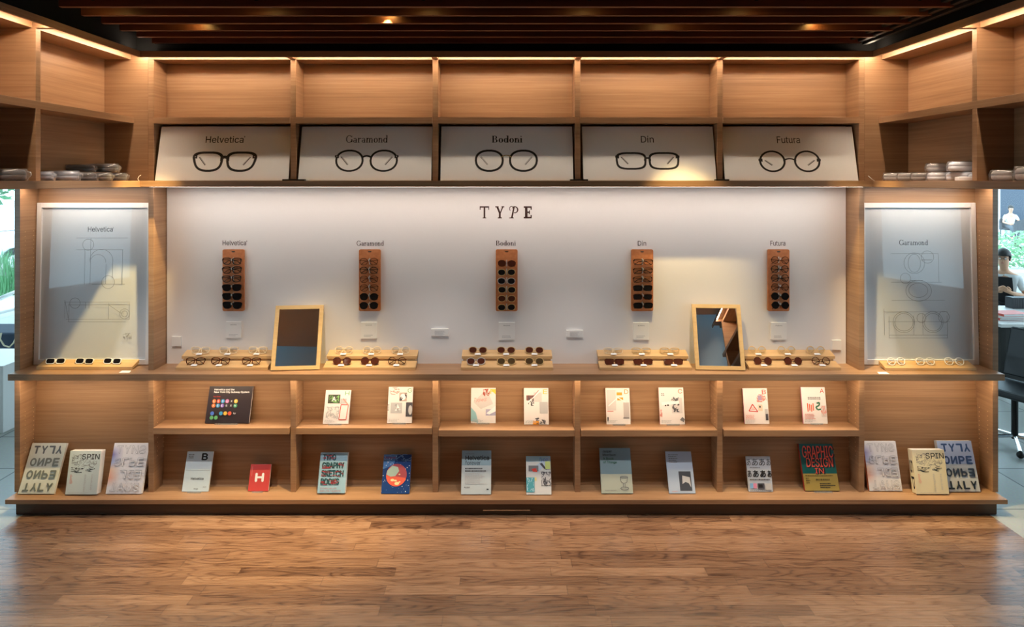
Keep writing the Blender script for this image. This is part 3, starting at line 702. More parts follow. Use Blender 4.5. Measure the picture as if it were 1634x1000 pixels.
# ================================================================ FRAMED TYPEFACE POSTERS
def framed(sg, label, fn):
    x0, x1 = sorted((sg*775*P, sg*584*P)); w = x1-x0; sb, st = .974, .9665
    zb = Zct+.004; zt = H0-(323.5-VY)*P/st; dy = Y_(st)-Y_(sb); h = math.hypot(dy, zt-zb); ln = math.atan2(dy, zt-zb)
    r = tag(empty('framed_poster', ((x0+x1)/2, Y_(sb), zb), (-ln, 0, 0)), label, 'poster', 'framed typeface posters')
    bw = .034
    for bx in ((-w/2, -w/2+bw, 0, h), (w/2-bw, w/2, 0, h), (-w/2+bw, w/2-bw, 0, bw), (-w/2+bw, w/2-bw, h-bw, h)):
        MB().box(bx[0], bx[1], 0, .022, bx[2], bx[3]).build('frame_bar', frame_white, r, .0015)
    sheet = MB().box(-w/2+bw, w/2-bw, .014, .02, bw, h-bw).build('sheet', paper, r)
    a = Art(w, h); fn(a, lambda x, yy=None: ((x-VX)*P/.9695-x0), lambda y: (y-582.5)/(323.5-582.5)*h)
    o = a.build('drawing', sheet); o.location = (0, .0138, 0)
    MB().box(-w/2+bw-.002, w/2-bw+.002, .006, .008, bw-.002, h-bw+.002).build('glazing', pane_m, r)
    return r
DL = mat('pencil_line', srgb(128, 126, 126), .7)
def post1(a, U, V):
    def X(c): return U(c/3.03)
    def Yc(c): return V(290+c/3.03)
    lw = .0022
    a.text('Helvetica', X(416), X(536), Yc(243), Yc(218), K, .005); a.text('*', X(537), X(541), Yc(228), Yc(220), K)
    for y0, xa, xb in ((273, 362, 610), (331, 362, 590), (498, 440, 600)): a.line([(X(xa), Yc(y0)), (X(xb), Yc(y0))], lw, DL)
    for xx, ya, yb in ((404, 331, 500), (432, 275, 498), (587, 331, 498), (508, 400, 498), (540, 375, 470)): a.line([(X(xx), Yc(ya)), (X(xx), Yc(yb))], lw, DL)
    for cx, cy, rr in ((420, 306, 27), (520, 488, 31), (362, 590, 25), (603, 642, 24), (603, 642, 14)):
        R = X(cx+rr)-X(cx); a.line(ell(X(cx), Yc(cy), R, R, 32), lw, DL, None, True)
    R = X(56)-X(0); R2 = X(38)-X(0); a.line(ell(X(486), Yc(385), R, R, 24, 0, 180), lw, DL); a.line(ell(X(470), Yc(392), R2, R2, 24, 0, 180), lw, DL)
    for y0, xa, xb in ((585, 310, 628), (598, 330, 628), (668, 320, 628), (680, 330, 610)): a.line([(X(xa), Yc(y0)), (X(xb), Yc(y0))], lw*.8, DL)
    for xx, ya, yb in ((315, 575, 665), (335, 590, 680), (415, 585, 615), (432, 585, 615), (528, 590, 668), (628, 590, 668)): a.line([(X(xx), Yc(ya)), (X(xx), Yc(yb))], lw*.8, DL)
    a.line([(X(315), Yc(575)), (X(333), Yc(662))], lw, DL); a.line([(X(528), Yc(598)), (X(590), Yc(640))], lw, DL)
    a.scrib(X(600), X(640), Yc(775), Yc(735), DL, 12, .002, 3, .4)
def post2(a, U, V):
    def X(c): return U(1354+c/3.03)
    def Yc(c): return V(290+c/3.03)
    lw = .0022
    a.glyphs('Garamond', X(252), X(392), Yc(308), Yc(283), K)
    for y0, xa, xb in ((350, 210, 440), (489, 210, 456), (577, 210, 468), (632, 170, 480), (745, 195, 478), (759, 195, 478), (680, 190, 490)): a.line([(X(xa), Yc(y0)), (X(xb), Yc(y0))], lw*.8, DL)
    for xx, ya, yb in ((440, 350, 489), (172, 618, 745), (195, 655, 760), (314, 650, 745), (358, 640, 745), (475, 650, 760)): a.line([(X(xx), Yc(ya)), (X(xx), Yc(yb))], lw*.8, DL)
    R = X(30)-X(0)
    for cx, cy, rx, ry in ((322, 396, 50, 50), (322, 396, 30, 44), (386, 366, 30, 30), (277, 470, 25, 25), (340, 530, 62, 50), (338, 528, 46, 34), (265, 682, 52, 50), (405, 682, 50, 50), (350, 662, 22, 22), (458, 657, 26, 28), (265, 682, 44, 42), (405, 682, 42, 42)):
        k = (X(100)-X(0))/100; a.line(ell(X(cx), Yc(cy), rx*k, ry*k, 32), lw, DL, None, True)
    a.line([(X(355), Yc(380)), (X(405), Yc(380))], lw, DL); a.line([(X(300), Yc(480)), (X(360), Yc(480))], lw, DL)
framed(-1, 'tall white framed poster of a single letter construction drawing, dark-lens glasses before it', post1)
framed(1, 'tall white framed poster of a serif letter drawing, clear white glasses before it', post2)

# ================================================================ FIVE GLASSES BOARDS ON THE MIDDLE SHELF
def board(k, X0, X1, title, tx, ty, gx, gy, sh, label):
    w = (X1-X0)*P; sb, st = 1.004, .985; zb = Zmid+.001; zt = Zp(87.2); dy = Y_(st)-Y_(sb); h = math.hypot(dy, zt-zb); ln = math.atan2(dy, zt-zb); th = .006
    r = tag(empty('glasses_poster', ((X0+X1)/2*P, Y_(sb), zb+th*math.sin(ln)), (-ln, 0, 0)), label, 'poster', 'glasses posters on the middle shelf')
    bo = MB().box(-w/2, w/2, 0, th, 0, h).build('board', white, r)
    a = Art(w, h)
    def V(y): return (288-y)/86.0*h
    def U(x, y): s = sb+(st-sb)*(288-y)/86.0; return (x-VX)*P/s-X0*P
    if title in ('Garamond', 'Bodoni'): a.glyphs(title, U(tx[0], 222), U(tx[1], 222), V(ty[1]), V(ty[0]), K, .036, .10 if title == 'Garamond' else .13)
    else:
        a.text(title, U(tx[0], 222), U(tx[1], 222), V(ty[1]), V(ty[0]), K, .008 if title == 'Helvetica' else .003)
        if title == 'Helvetica': a.text('*', U(389.5, 219), U(391.5, 219), V(220), V(217), K)
    o = a.build('lettering', bo)
    a = Art(w, h); q = SHAPES[sh]; cx = U((gx[0]+gx[1])/2, 258); hw = hinge_x(sh)+.003
    sx_ = (U(gx[1], 258)-U(gx[0], 258))/2/hw; vz = (V(gy[0])-V(gy[1])); sz_ = vz/(2*(q['h']+q['t'])); cz = (V(gy[0])+V(gy[1]))/2
    tt = q['t']*1.2
    for sg in (1, -1):
        i_ = [(cx+x*sx_, cz+z*sz_) for x, z in lens_outline(sh, sg)]; o_ = [(cx+x*sx_, cz+z*sz_) for x, z in lens_outline(sh, sg, tt)]
        a.band(i_, o_, K, -.0006)
        hz = hinge_z(sh)
        if sh != 'wire': a.poly([(cx+x*sx_, cz+z*sz_) for x, z in [(sg*(hw-.008), hz-.0035), (sg*hw, hz-.0015), (sg*hw, hz+.0035), (sg*(hw-.008), hz+.0045)][::sg]], K, -.00063)
        if sh in ('square', 'panto'): a.poly([(cx+x*sx_, cz+z*sz_) for x, z in [(sg*(hw-.0045), hz), (sg*(hw-.0035), hz), (sg*(hw-.0035), hz+.002), (sg*(hw-.0045), hz+.002)][::sg]], WH, -.0008)
        a.line([(cx+sg*(hw-.012)*sx_, cz+hz*sz_), (cx+sg*(hw-.026)*sx_, cz-q['h']*.45*sz_)], .0045 if sh != 'wire' else .003, K, -.0007)
        a.line([(cx+sg*(hw-.0135)*sx_, cz+(hz+.001)*sz_), (cx+sg*(hw-.0275)*sx_, cz-q['h']*.40*sz_)], .0025, GR, -.00072)
    bp_ = bridge_poly(sh); a.poly([(cx+x*sx_, cz+z*sz_) for x, z in bp_], K if sh != 'wire' else mat('ink_gold', srgb(170, 140, 90), .5), -.00066)
    a.build('glasses_picture', bo); return r
board(0, -558.5, -347, 'Helvetica', (328.6, 389), (217.5, 228.5), (308, 408.6), (242.7, 274), 'square', 'white poster of squared black glasses on the middle shelf')
board(1, -331, -119.5, 'Garamond', (552, 619), (216.5, 228), (534, 635.7), (239.7, 274), 'panto', 'white poster of rounded black glasses with a keyhole bridge on the middle shelf')
board(2, -105, 106.5, 'Bodoni', (784.5, 833.5), (217, 228), (757, 859), (239.7, 274), 'wire', 'white poster of wire bridge black glasses on the middle shelf')
board(3, 122.5, 334, 'Din', (1022.6, 1043), (217, 228), (982, 1084.7), (243.7, 270.7), 'slim', 'white poster of narrow rectangular black glasses on the middle shelf')
board(4, 348, 559.5, 'Futura', (1239.4, 1276), (218, 229), (1210.5, 1310), (241, 274.6), 'round', 'white poster of fully round black glasses on the middle shelf')

# ================================================================ BOOKS
def place(BL, BR, yb, TL, TR, yt, zpx, t, smin):
    off = [(a-VX, c-VX) for a, c in ((BL, TL), (BR, TR)) if abs(a-VX) > 230]
    r = sum(c/a for a, c in off)/len(off) if off else .975
    r = min(.988, max(.966, r)); lean = .3
    for it in range(12):
        Zb = zpx+t*math.sin(lean)/P; sb = min((VY-yb)/Zb, 1.02); st = max(sb*r, smin)
        Zt = (VY-yt)/st; dy = Y_(st)-Y_(sb); dz = (Zt-Zb)*P; lean = math.atan2(dy, dz)
        ytop = Y_(st)+t*math.cos(lean)
        if ytop > Y_(smin): r = min(.99, r+.0012)
    x0, x1 = (BL-VX)*P/sb, (BR-VX)*P/sb
    return (x0+x1)/2, Y_(sb), H0+Zb*P, x1-x0, math.hypot(dy, dz), lean
BK = 'books on the lower shelves'
def book(BL, BR, yb, TL, TR, yt, zpx, col, label, fn=None, t=.016, spine=None, hard=False, name='book', cat='book', group=BK, smin=.969, yaw=0, stand=None, pg=None, copies=0):
    x, y, z, w, h, ln = place(BL, BR, yb, TL, TR, yt, zpx, t*(1+copies), smin)
    r = tag(empty(name, (x, y, z), (-ln, 0, yaw)), label, cat, group)
    cm = mat('cover_%d_%d_%d' % col, srgb(*col), .32); ct = .0016
    sp = mat('cover_%d_%d_%d' % (spine or col), srgb(*(spine or col)), .35)
    fc = MB().box(-w/2, w/2, 0, ct, 0, h).build('front_cover', cm, r); MB().box(-w/2, w/2, t-ct, t, 0, h).build('back_cover', cm, r)
    MB().box(-w/2, -w/2+ct, ct, t-ct, 0, h).build('spine', sp, r)
    iz = .002 if hard else .0003
    MB().box(-w/2+ct, w/2-iz, ct, t-ct, iz, h-iz).build('pages', pg or paper, r)
    if fn:
        a = Art(w, h); fn(a, w, h); a.build('cover_print', fc)
    for c in range(copies):
        yo = t*(c+1)+.0006; dx = .004*(-1)**c
        q = tag(empty(name, r.matrix_basis @ Vector((dx, yo, .003)), (-ln, 0, yaw)), 'spare copy tucked behind the '+label, cat, group)
        MB().box(-w/2, w/2, 0, ct, 0, h).build('front_cover', cm, q); MB().box(-w/2, w/2, t-ct, t, 0, h).build('back_cover', cm, q)
        MB().box(-w/2, -w/2+ct, ct, t-ct, 0, h).build('spine', sp, q); MB().box(-w/2+ct, w/2-iz, ct, t-ct, iz, h-iz).build('pages', pg or paper, q)
    if stand:
        s = tag(empty('book_stand', (x, y-.004, H0+zpx*P)), 'clear acrylic stand under the '+stand, 'book stand', 'clear acrylic book stands')
        sw = w*.52
        MB().box(-sw/2, sw/2, -.014, -.012, .0005, .012).build('front_lip', acrylic, s); MB().box(-sw/2, sw/2, -.012, .004+.03, .0005, .0025).build('base', acrylic, s)
    return r
Z1, Z2, ZL = -393, -396.5, -497
def subway(a, w, h):
    a.text('Helvetica and the', w*.12, w*.58, h*.885, h*.935, WH, .02); a.text('New York City Subway System', w*.12, w*.93, h*.80, h*.865, WH, .02)
    a.text('Paul Shaw', w*.12, w*.28, h*.70, h*.735, RED, .01)
    cols = [ink('c1', 226, 120, 60), ink('c2', 220, 84, 60), ink('c3', 60, 150, 205), ink('c4', 205, 130, 180), None, ink('c6', 235, 180, 70),
            ink('c1', 226, 120, 60), ink('c3', 60, 150, 205), ink('c8', 130, 90, 190), ink('c9', 60, 60, 66), None, ink('c10', 60, 150, 110)]
    for i, c in enumerate(cols):
        cx, cz = w*(.15+.1*(i % 6)), h*(.59-.12*(i//6))
        if c: a.poly(ell(cx, cz, w*.043, w*.043, 18), c)
        else: a.text('x', cx-.006, cx+.006, cz-.006, cz+.006, WH)
    for ch, i in zip('1234S7ACEGMN', range(12)):
        if ch not in 'SM': a.text(ch, w*(.135+.1*(i % 6)), w*(.165+.1*(i % 6)), h*(.565-.12*(i//6)), h*(.615-.12*(i//6)), WH, .02)
    for i, c in enumerate([ink('b1', 70, 110, 200), None, ink('c3', 60, 150, 205), ink('c6', 235, 180, 70), ink('c2', 220, 84, 60), None]):
        if c: a.poly(ell(w*(.15+.1*i), h*.26, w*.042, w*.042, 18), c)
    a.text('for', w*.63, w*.69, h*.24, h*.285, WH, .01)
    for i in range(2): a.poly(ell(w*(.15+.1*i), h*.145, w*.042, w*.042, 18), ink('g1', 96, 168, 110))
book(326.8, 397, 674.7, 341.7, 408.9, 616, Z1, (52, 42, 44), 'large square dark brown book with rows of coloured dots on the cover', subway, .02, hard=True, stand='dark brown square book', group='books on the upper row')
def mag(letter, lc, seed, extra=None):
    def f(a, w, h):
        a.text(letter, w*.78, w*.95, h*.84, h*.96, lc, .0)
        r = random.Random(seed)
        if extra: extra(a, w, h)
        a.fuzz(w*.06, w*.5, h*.04, h*.12, LG, 3, .01, .7, seed)
        a.text('TYPOGRAPHY', w*.05, w*.09, h*.05, h*.06, GR)
    return f
pale, dkg, pink = ink('pale', 214, 208, 206), ink('dark_grey', 74, 74, 82), ink('pink', 226, 150, 140)
grn, yel, tea, org = ink('green', 90, 170, 110), ink('yellow', 226, 208, 80), ink('teal', 78, 158, 170), ink('orange', 238, 160, 50)
def xH(a, w, h):
    a.rect(w*.12, w*.6, h*.60, h*.86, ink('moss', 70, 72, 60)); a.scrib(w*.18, w*.55, h*.63, h*.83, ink('leaf', 130, 190, 110), 14, .004, 2, .5)
    a.text('A', w*.28, w*.44, h*.66, h*.8, WH, .02); a.rect(w*.62, w*.86, h*.60, h*.74, LG); a.line([(w*.66, h*.56), (w*.95, h*.56), (w*.9, h*.12), (w*.62, h*.12)], .004, RED, None, True)
    a.scrib(w*.1, w*.6, h*.15, h*.5, LG, 26, .0025, 5, .5); a.line([(w*.72, h*.74), (w*.95, h*.55)], .008, pink)
def xG(a, w, h):
    a.rect(w*.45, w*.76, h*.60, h*.84, ink('tan', 190, 170, 160)); a.poly(ell(w*.6, h*.72, w*.11, h*.09), WH); a.scrib(w*.48, w*.74, h*.62, h*.82, dkg, 10, .003, 4, .5)
    a.rect(w*.12, w*.58, h*.27, h*.56, LG); a.poly([(w*.3, h*.34), (w*.52, h*.36), (w*.40, h*.52)], WH); a.scrib(w*.3, w*.55, h*.33, h*.5, GR, 8, .002, 8, .5)
    a.rect(w*.74, w*1., h*.18, h*.57, dkg); a.poly(ell(w*.92, h*.36, w*.08, h*.13), LG)
    a.scrib(w*.05, w*.5, h*.78, h*.98, pink, 14, .002, 6, .4); a.text('003', w*.0, w*.06, h*.34, h*.52, K)
def xF(a, w, h):
    a.poly([(w*.1, h*.6), (w*.62, h*.97), (w*.9, h*.55), (w*.4, h*.4)], pale); a.text('TypeS', w*.08, w*.6, h*.60, h*.72, pink, .01, .3)
    a.scrib(w*.5, w*.75, h*.72, h*.97, ink('rust', 180, 80, 60), 10, .004, 3, .6); a.poly([(0, h*.06), (w*.3, h*.02), (w*.2, h*.3), (0, h*.46)], ink('aqua', 150, 198, 206))
    a.rect(w*.6, w, h*.22, h*.4, ink('lilac', 178, 178, 206)); a.poly([(w*.62, h*.28), (w, h*.5), (w, h*.34), (w*.75, h*.25)], WH)
    a.poly([(w*.78, h*.97), (w, h*.97), (w, h*.82)], yel)
def xE(a, w, h):
    a.rect(w*.1, w*.38, h*.66, h*.8, ink('plum', 130, 90, 86)); a.scrib(w*.12, w*.4, h*.52, h*.8, dkg, 12, .004, 2, .5); a.rect(w*.4, w*.72, h*.62, h*.88, pale)
    a.line([(w*.16, h*.6), (w*.72, h*.97)], .009, WH); a.line([(w*.3, h*.7), (w*.6, h*.94)], .003, ink('rust', 180, 80, 60)); a.rect(w*.64, w*.96, h*.3, h*.62, LG)
    a.rect(w*.36, w*.6, 0, h*.10, org); a.scrib(w*.4, w*.9, h*.02, h*.22, dkg, 10, .004, 9, .35)
def xD(a, w, h):
    a.rect(w*.05, w*.42, h*.38, h*.95, pale); a.rect(w*.46, w*.68, h*.8, h*.88, org); a.rect(w*.48, w*.72, h*.66, h*.74, org); a.line([(w*.1, h*.5), (w*.5, h*.74), (w*.95, h*.55)], .006, WH)
    a.rect(w*.72, w*.96, h*.18, h*.6, ink('stone', 190, 182, 180)); a.rect(w*.7, w*.95, h*.16, h*.18, dkg); a.line([(w*.05, h*.36), (w*.3, h*.36)], .004, RED); a.rect(w*.04, w*.09, h*.08, h*.2, K)
def xC(a, w, h):
    a.text('21', w*.1, w*.22, h*.78, h*.85, K, .02); a.rect(w*.5, w*.92, h*.30, h*.72, pale); a.scrib(w*.5, w*.8, h*.34, h*.74, dkg, 16, .005, 12, .4)
    a.line([(w*.1, h*.56), (w*.8, h*.6)], .02, WH); a.poly(ell(w*.25, h*.51, w*.03, h*.02), K); a.poly(ell(w*.35, h*.52, w*.04, h*.02), K)
    a.poly([(w*.8, h*.12), (w*.95, h*.06), (w, h*.14), (w*.9, h*.2)], GR); a.scrib(w*.02, w*.1, h*.1, h*.4, pink, 6, .003, 3, .5)
def xB(a, w, h):
    a.line([(w*.2, h*.36), (w*.56, h*.34), (w*.36, h*.55)], .006, RED, None, True); a.fuzz(w*.3, w*.46, h*.39, h*.46, RED, 2, .005, .9, 4)
    a.rect(w*.58, w*.76, h*.36, h*.54, ink('cream', 226, 206, 186)); a.poly(ell(w*.66, h*.48, w*.03, h*.03), K); a.scrib(w*.55, w*.95, h*.62, h*.82, pink, 20, .003, 6, .4); a.rect(w*.6, w*.75, h*.66, h*.8, ink('mauve', 170, 150, 180))
    a.rect(w*.86, w*.97, h*.1, h*.28, dkg); a.rect(w*.84, w*.97, h*.28, h*.42, LG); a.fuzz(w*.05, w*.45, h*.12, h*.26, pink, 4, .008, .8, 3)
def xA(a, w, h):
    for k in range(4): a.rect(w*(.2+.075*k), w*(.245+.075*k), h*(.33+.03*(k % 2)), h*(.56-.02*(k % 3)), ink('coral', 222, 110, 80))
    a.line([(w*.6, h*.56), (w*.72, h*.58), (w*.7, h*.5), (w*.56, h*.46), (w*.62, h*.38), (w*.78, h*.4)], .01, ink('forest', 60, 120, 90)); a.fuzz(w*.25, w*.8, h*.66, h*.74, dkg, 2, .008, .9, 5)
    a.rect(w*.76, w*.97, h*.18, h*.5, pale); a.scrib(w*.76, w*.97, h*.2, h*.48, pink, 14, .003, 3, .4); a.fuzz(w*.08, w*.5, h*.12, h*.28, pink, 4, .008, .8, 13)
G1 = 'books on the upper row'
mg = (236, 230, 228)
book(515, 555.5, 676, 523.6, 561.4, 622, Z1, mg, 'white magazine with a green leaf photo on the cover, in the second bay', mag('H', grn, 1, xH), .012, stand='magazine with a green leaf photo', group=G1, name='magazine', cat='magazine')
book(617.5, 657, 675, 621.3, 659.5, 616.9, Z1, mg, 'white magazine with a dark square at the edge of the cover, in the second bay', mag('G', grn, 2, xG), .012, stand='magazine with a dark square', group=G1, name='magazine', cat='magazine')
book(751.3, 790.8, 675, 752.6, 790.8, 619, Z2, mg, 'white magazine with a yellow corner and aqua fold on the cover', mag('F', yel, 3, xF), .012, spine=(220, 120, 70), stand='magazine with a yellow corner', group=G1, name='magazine', cat='magazine')
book(836.3, 875.8, 677, 835.5, 874.8, 619, Z2, mg, 'white magazine with a plum square and orange foot on the cover', mag('E', yel, 4, xE), .012, spine=(220, 120, 60), group=G1, name='magazine', cat='magazine')
book(967.9, 1006.5, 676.7, 963, 1001.5, 619, Z2, mg, 'white magazine with two orange blocks on the cover', mag('D', org, 5, xD), .012, spine=(226, 120, 60), stand='magazine with two orange blocks', group=G1, name='magazine', cat='magazine')
book(1053.3, 1093.2, 676.7, 1047.5, 1086.3, 618.3, Z2, mg, 'white magazine with a dark scribble across the cover, beside the one with orange blocks', mag('C', ink('salmon', 226, 120, 80), 6, xC), .012, spine=(222, 90, 90), stand='magazine with a dark scribble', group=G1, name='magazine', cat='magazine')
book(1188.7, 1227.8, 676, 1182, 1220.4, 619.4, Z2, mg, 'white magazine with a red triangle on the cover', mag('B', RED, 7, xB), .012, spine=(226, 120, 170), group=G1, name='magazine', cat='magazine')
book(1282.4, 1321, 675.7, 1272.3, 1310.5, 617.7, Z2, mg, 'white magazine with red stripes and a green letter on the cover', mag('A', RED, 8, xA), .012, spine=(222, 70, 150), stand='magazine with red stripes', group=G1, name='magazine', cat='magazine')
def bB(a, w, h):
    a.text('B', w*.58, w*.82, h*.78, h*.96, K, .05); a.fuzz(w*.08, w*.28, h*.82, h*.95, GR, 3, .008, .8, 2); a.line([(w*.04, h*.53), (w*.96, h*.53)], .0015, GR)
    a.text('Helvetica', w*.28, w*.76, h*.29, h*.355, K, .01); a.text('70 pt', w*.44, w*.6, h*.045, h*.085, K, .03); a.fuzz(w*.78, w*.92, h*.1, h*.13, GR, 1, .006, .9, 3)
book(290, 332.2, 784, 299.3, 340.6, 720.2, ZL, (196, 212, 222), 'pale blue paperback with a big bold letter at the top, lowest shelf', bB, .012, stand='pale blue paperback')
def bH(a, w, h):
    a.text('H', w*.28, w*.72, h*.34, h*.68, WH, .06); a.fuzz(w*.08, w*.13, h*.55, h*.92, pink, 8, .004, .8, 1)
book(395.5, 428, 783.3, 400.3, 430.7, 740.5, ZL, (202, 74, 72), 'small red book with one bold white letter on the cover', bH, .014, stand='small red book')
def bTS(a, w, h):
    for i, (t_, e) in enumerate((('TYPO', .56), ('GRAPHY', .88), ('SKETCH', .88), ('BOOKS', .74))):
        v = h*(.80-.197*i); a.text(t_, w*.09, w*e, v, v+h*.155, K, .0); a.text(t_, w*.115, w*(e+.025), v-h*.006, v+h*.149, ink('deep_teal', 30, 84, 92), .02)
        a.scrib(w*.1, w*e, v, v+h*.13, ink('crimson', 170, 52, 62), 6, .0022, i+3, .6)
    a.text('STEVEN HELLER', w*.09, w*.68, h*.10, h*.135, ink('crimson', 170, 52, 62), .0); a.text('AND LITA TALARICO', w*.09, w*.84, h*.035, h*.075, ink('crimson', 170, 52, 62), .0)
book(506.2, 550.3, 786.5, 512.4, 555, 721.5, ZL, (150, 186, 206), 'thick light blue book with four lines of black hand lettering', bTS, .032)
def bGl(a, w, h):
    r = random.Random(5)
    a.poly([(0, h), (w*.5, h), (w*.36, h*.72), (0, h*.62)], ink('mid_blue', 70, 120, 180)); a.scrib(0, w, h*.75, h, ink('sky_line', 110, 150, 200), 12, .003, 3, .4); a.text('idea', w*.06, w*.42, h*.89, h*.95, ink('rose', 150, 60, 90), .02)
    y = a.layer()
    for k in range(70):
        u, v, q = r.random()*w, h*(.02+.93*r.random()), w*(.006+.012*r.random()**2); a.poly(ell(u, v, q, q, 6), WH, y)
    R = w*.37; cx, cz = w*.5, h*.47
    a.poly(ell(cx, cz, R, R, 36), ink('globe_red', 222, 92, 70)); a.poly(ell(cx, cz, R, R, 20, -15, 180)+[(cx-R, cz)], ink('globe_rose', 176, 76, 84))
    a.poly([(cx-R*.9, cz+R*.4), (cx-R*.45, cz+R*.85), (cx+.1*R, cz+R*.7), (cx+R*.25, cz+R*.35), (cx-R*.1, cz-R*.1), (cx-R*.55, cz-.15*R), (cx-R*.98, cz+.05*R)], ink('globe_sage', 168, 190, 180))
    for px, pz, s_ in ((-.35, -.45, .2), (-.05, -.5, .14), (.1, -.75, .24), (.35, -.62, .1), (.3, .05, .1)): a.poly(ell(cx+px*R, cz+pz*R, s_*R, s_*R*.6, 8), ink('globe_sand', 236, 214, 160))
book(608, 653, 787.4, 610.8, 655.7, 724.8, ZL, (28, 62, 120), 'dark blue starry magazine with a red globe on the cover', bGl, .010, name='magazine', cat='magazine')
def bHF(a, w, h):
    a.rect(0, w, h*.655, h, ink('blue_grey', 150, 176, 188)); a.text('Helvetica', w*.12, w*.93, h*.775, h*.885, K, .03); a.text('forever', w*.12, w*.64, h*.665, h*.765, K, .0)
    a.fuzz(w*.12, w*.45, h*.91, h*.93, GR, 1, .005, .9, 1); a.fuzz(w*.12, w*.7, h*.555, h*.61, dkg, 1, .007, .95, 2); a.fuzz(w*.12, w*.85, h*.50, h*.555, dkg, 1, .007, .95, 3)
    a.fuzz(w*.12, w*.85, h*.22, h*.49, LG, 8, .01, .6, 4); a.fuzz(w*.1, w*.3, h*.14, h*.18, GR, 1, .006, .9, 5); a.rect(w*.85, w*.92, h*.10, h*.125, K)
book(735.6, 783.4, 788.4, 737.2, 784.5, 718.5, ZL, (196, 206, 208), 'grey-blue book with a two-line black title above fine print', bHF, .014)
def bAb(a, w, h):
    a.rect(0, w, h*.85, h, ink('pale_aqua', 176, 210, 222)); a.poly([(w*.1, h*.6), (w*.9, h), (w, h*.9), (w*.5, h*.58)], ink('ice', 190, 206, 222)); a.text('Typo', w*.5, w*.85, h*.84, h*.96, ink('sky_blue', 90, 150, 220), 0, .3)
    a.rect(w*.1, w*.5, h*.6, h*.75, GR); a.poly([(w*.22, h*.66), (w*.4, h*.68), (w*.46, h*.58), (w*.28, h*.59)], RED); a.poly([(w*.55, h*.8), (w*.65, h*.82), (w*.85, h*.64), (w*.75, h*.66)], dkg); a.rect(w*.78, w*.98, h*.66, h*.86, ink('lime', 196, 214, 130))
    a.rect(0, w*.33, h*.06, h*.44, tea); a.scrib(w*.03, w*.3, h*.08, h*.42, ink('pale_aqua', 176, 210, 222), 8, .0025, 5, .5); a.rect(w*.6, w, h*.24, h*.58, LG); a.scrib(w*.62, w*.98, h*.22, h*.58, dkg, 22, .0035, 8, .4); a.text('E', w*.35, w*.42, h*.36, h*.44, yel, .04)
book(840, 880, 788.8, 840, 879, 727.5, ZL, (214, 214, 212), 'magazine with a teal block and grey collage on the cover, lowest shelf', bAb, .010, name='magazine', cat='magazine')
def bJM(a, w, h):
    a.rect(0, w, 0, h*.42, ink('sage', 176, 182, 166))
    gn = ink('pine', 34, 96, 70)
    a.text('Jasper', w*.1, w*.4, h*.885, h*.955, K, .015); a.text('Morrison', w*.1, w*.52, h*.82, h*.875, K, .015); a.text('A Book', w*.1, w*.45, h*.735, h*.79, gn, .015); a.text('of Things', w*.1, w*.54, h*.645, h*.71, gn, .015)
    lw = .003; a.line(ell(w*.74, h*.355, w*.12, h*.018, 20), lw, GR, None, True); a.line([(w*.62, h*.35), (w*.64, h*.25), (w*.72, h*.22), (w*.82, h*.24), (w*.86, h*.35)], lw, GR)
    a.line([(w*.71, h*.22), (w*.71, h*.13)], lw, GR); a.line([(w*.76, h*.22), (w*.77, h*.13)], lw, GR); a.line(ell(w*.74, h*.11, w*.13, h*.03, 20), lw, GR, None, True); a.fuzz(w*.12, w*.5, h*.055, h*.08, GR, 1, .006, .9, 3)
book(960, 1010.3, 787, 957.8, 1007, 714.5, ZL, (128, 152, 162), 'blue-grey book with a wine glass drawing on its cover', bJM, .016)
def bGy(a, w, h):
    a.fuzz(w*.1, w*.48, h*.72, h*.94, GR, 5, .009, .75, 2); a.rect(w*.43, w*.89, h*.06, h*.52, ink('slate', 62, 66, 76)); a.poly([(w*.54, h*.22), (w*.56, h*.42), (w*.84, h*.38), (w*.86, h*.14), (w*.78, h*.24), (w*.66, h*.27)], LG)
    a.fuzz(w*.12, w*.36, h*.035, h*.06, pink, 1, .006, .9, 3)
book(1068, 1110, 787, 1061, 1103, 720, ZL, (172, 186, 206), 'thin lavender-grey book with a dark picture square low on its cover', bGy, .010)
def bAa(a, w, h):
    for j, bo in enumerate((0.0, .015)):
        for i in range(4):
            u0 = w*(-.08+.30*i); u1 = u0+w*.25
            if i == 0: a.text('ち' if False else 'あ', w*.005, w*.17, h*(.74-.33*j), h*(.94-.33*j), K, bo)
            elif i == 3: a.text('あ', w*.83, w*.995, h*(.74-.33*j), h*(.94-.33*j), K, bo+.01*j)
            else: a.text('あ', u0, u1, h*(.74-.33*j), h*(.94-.33*j), K, bo+.01*i*j)
    a.fuzz(w*.12, w*.55, h*.67, h*.71, GR, 1, .007, .9, 2); a.fuzz(w*.08, w*.92, h*.32, h*.38, dkg, 1, .009, .98, 3)
    a.rect(w*.06, w*.2, h*.1, h*.24, ink('sky_blue2', 130, 180, 220)); a.rect(w*.2, w*.34, h*.1, h*.24, ink('rose2', 220, 140, 170)); a.rect(w*.38, w*.66, h*.08, h*.24, dkg); a.rect(w*.42, w*.58, h*.12, h*.21, K); a.rect(w*.7, w*.94, h*.06, h*.24, LG)
    a.fuzz(w*.05, w*.95, h*.02, h*.06, GR, 1, .008, .95, 5)
book(1195, 1233.5, 784.2, 1190.4, 1230.3, 728.2, ZL, (190, 196, 206), 'pale grey book with two rows of black brush characters', bAa, .016)
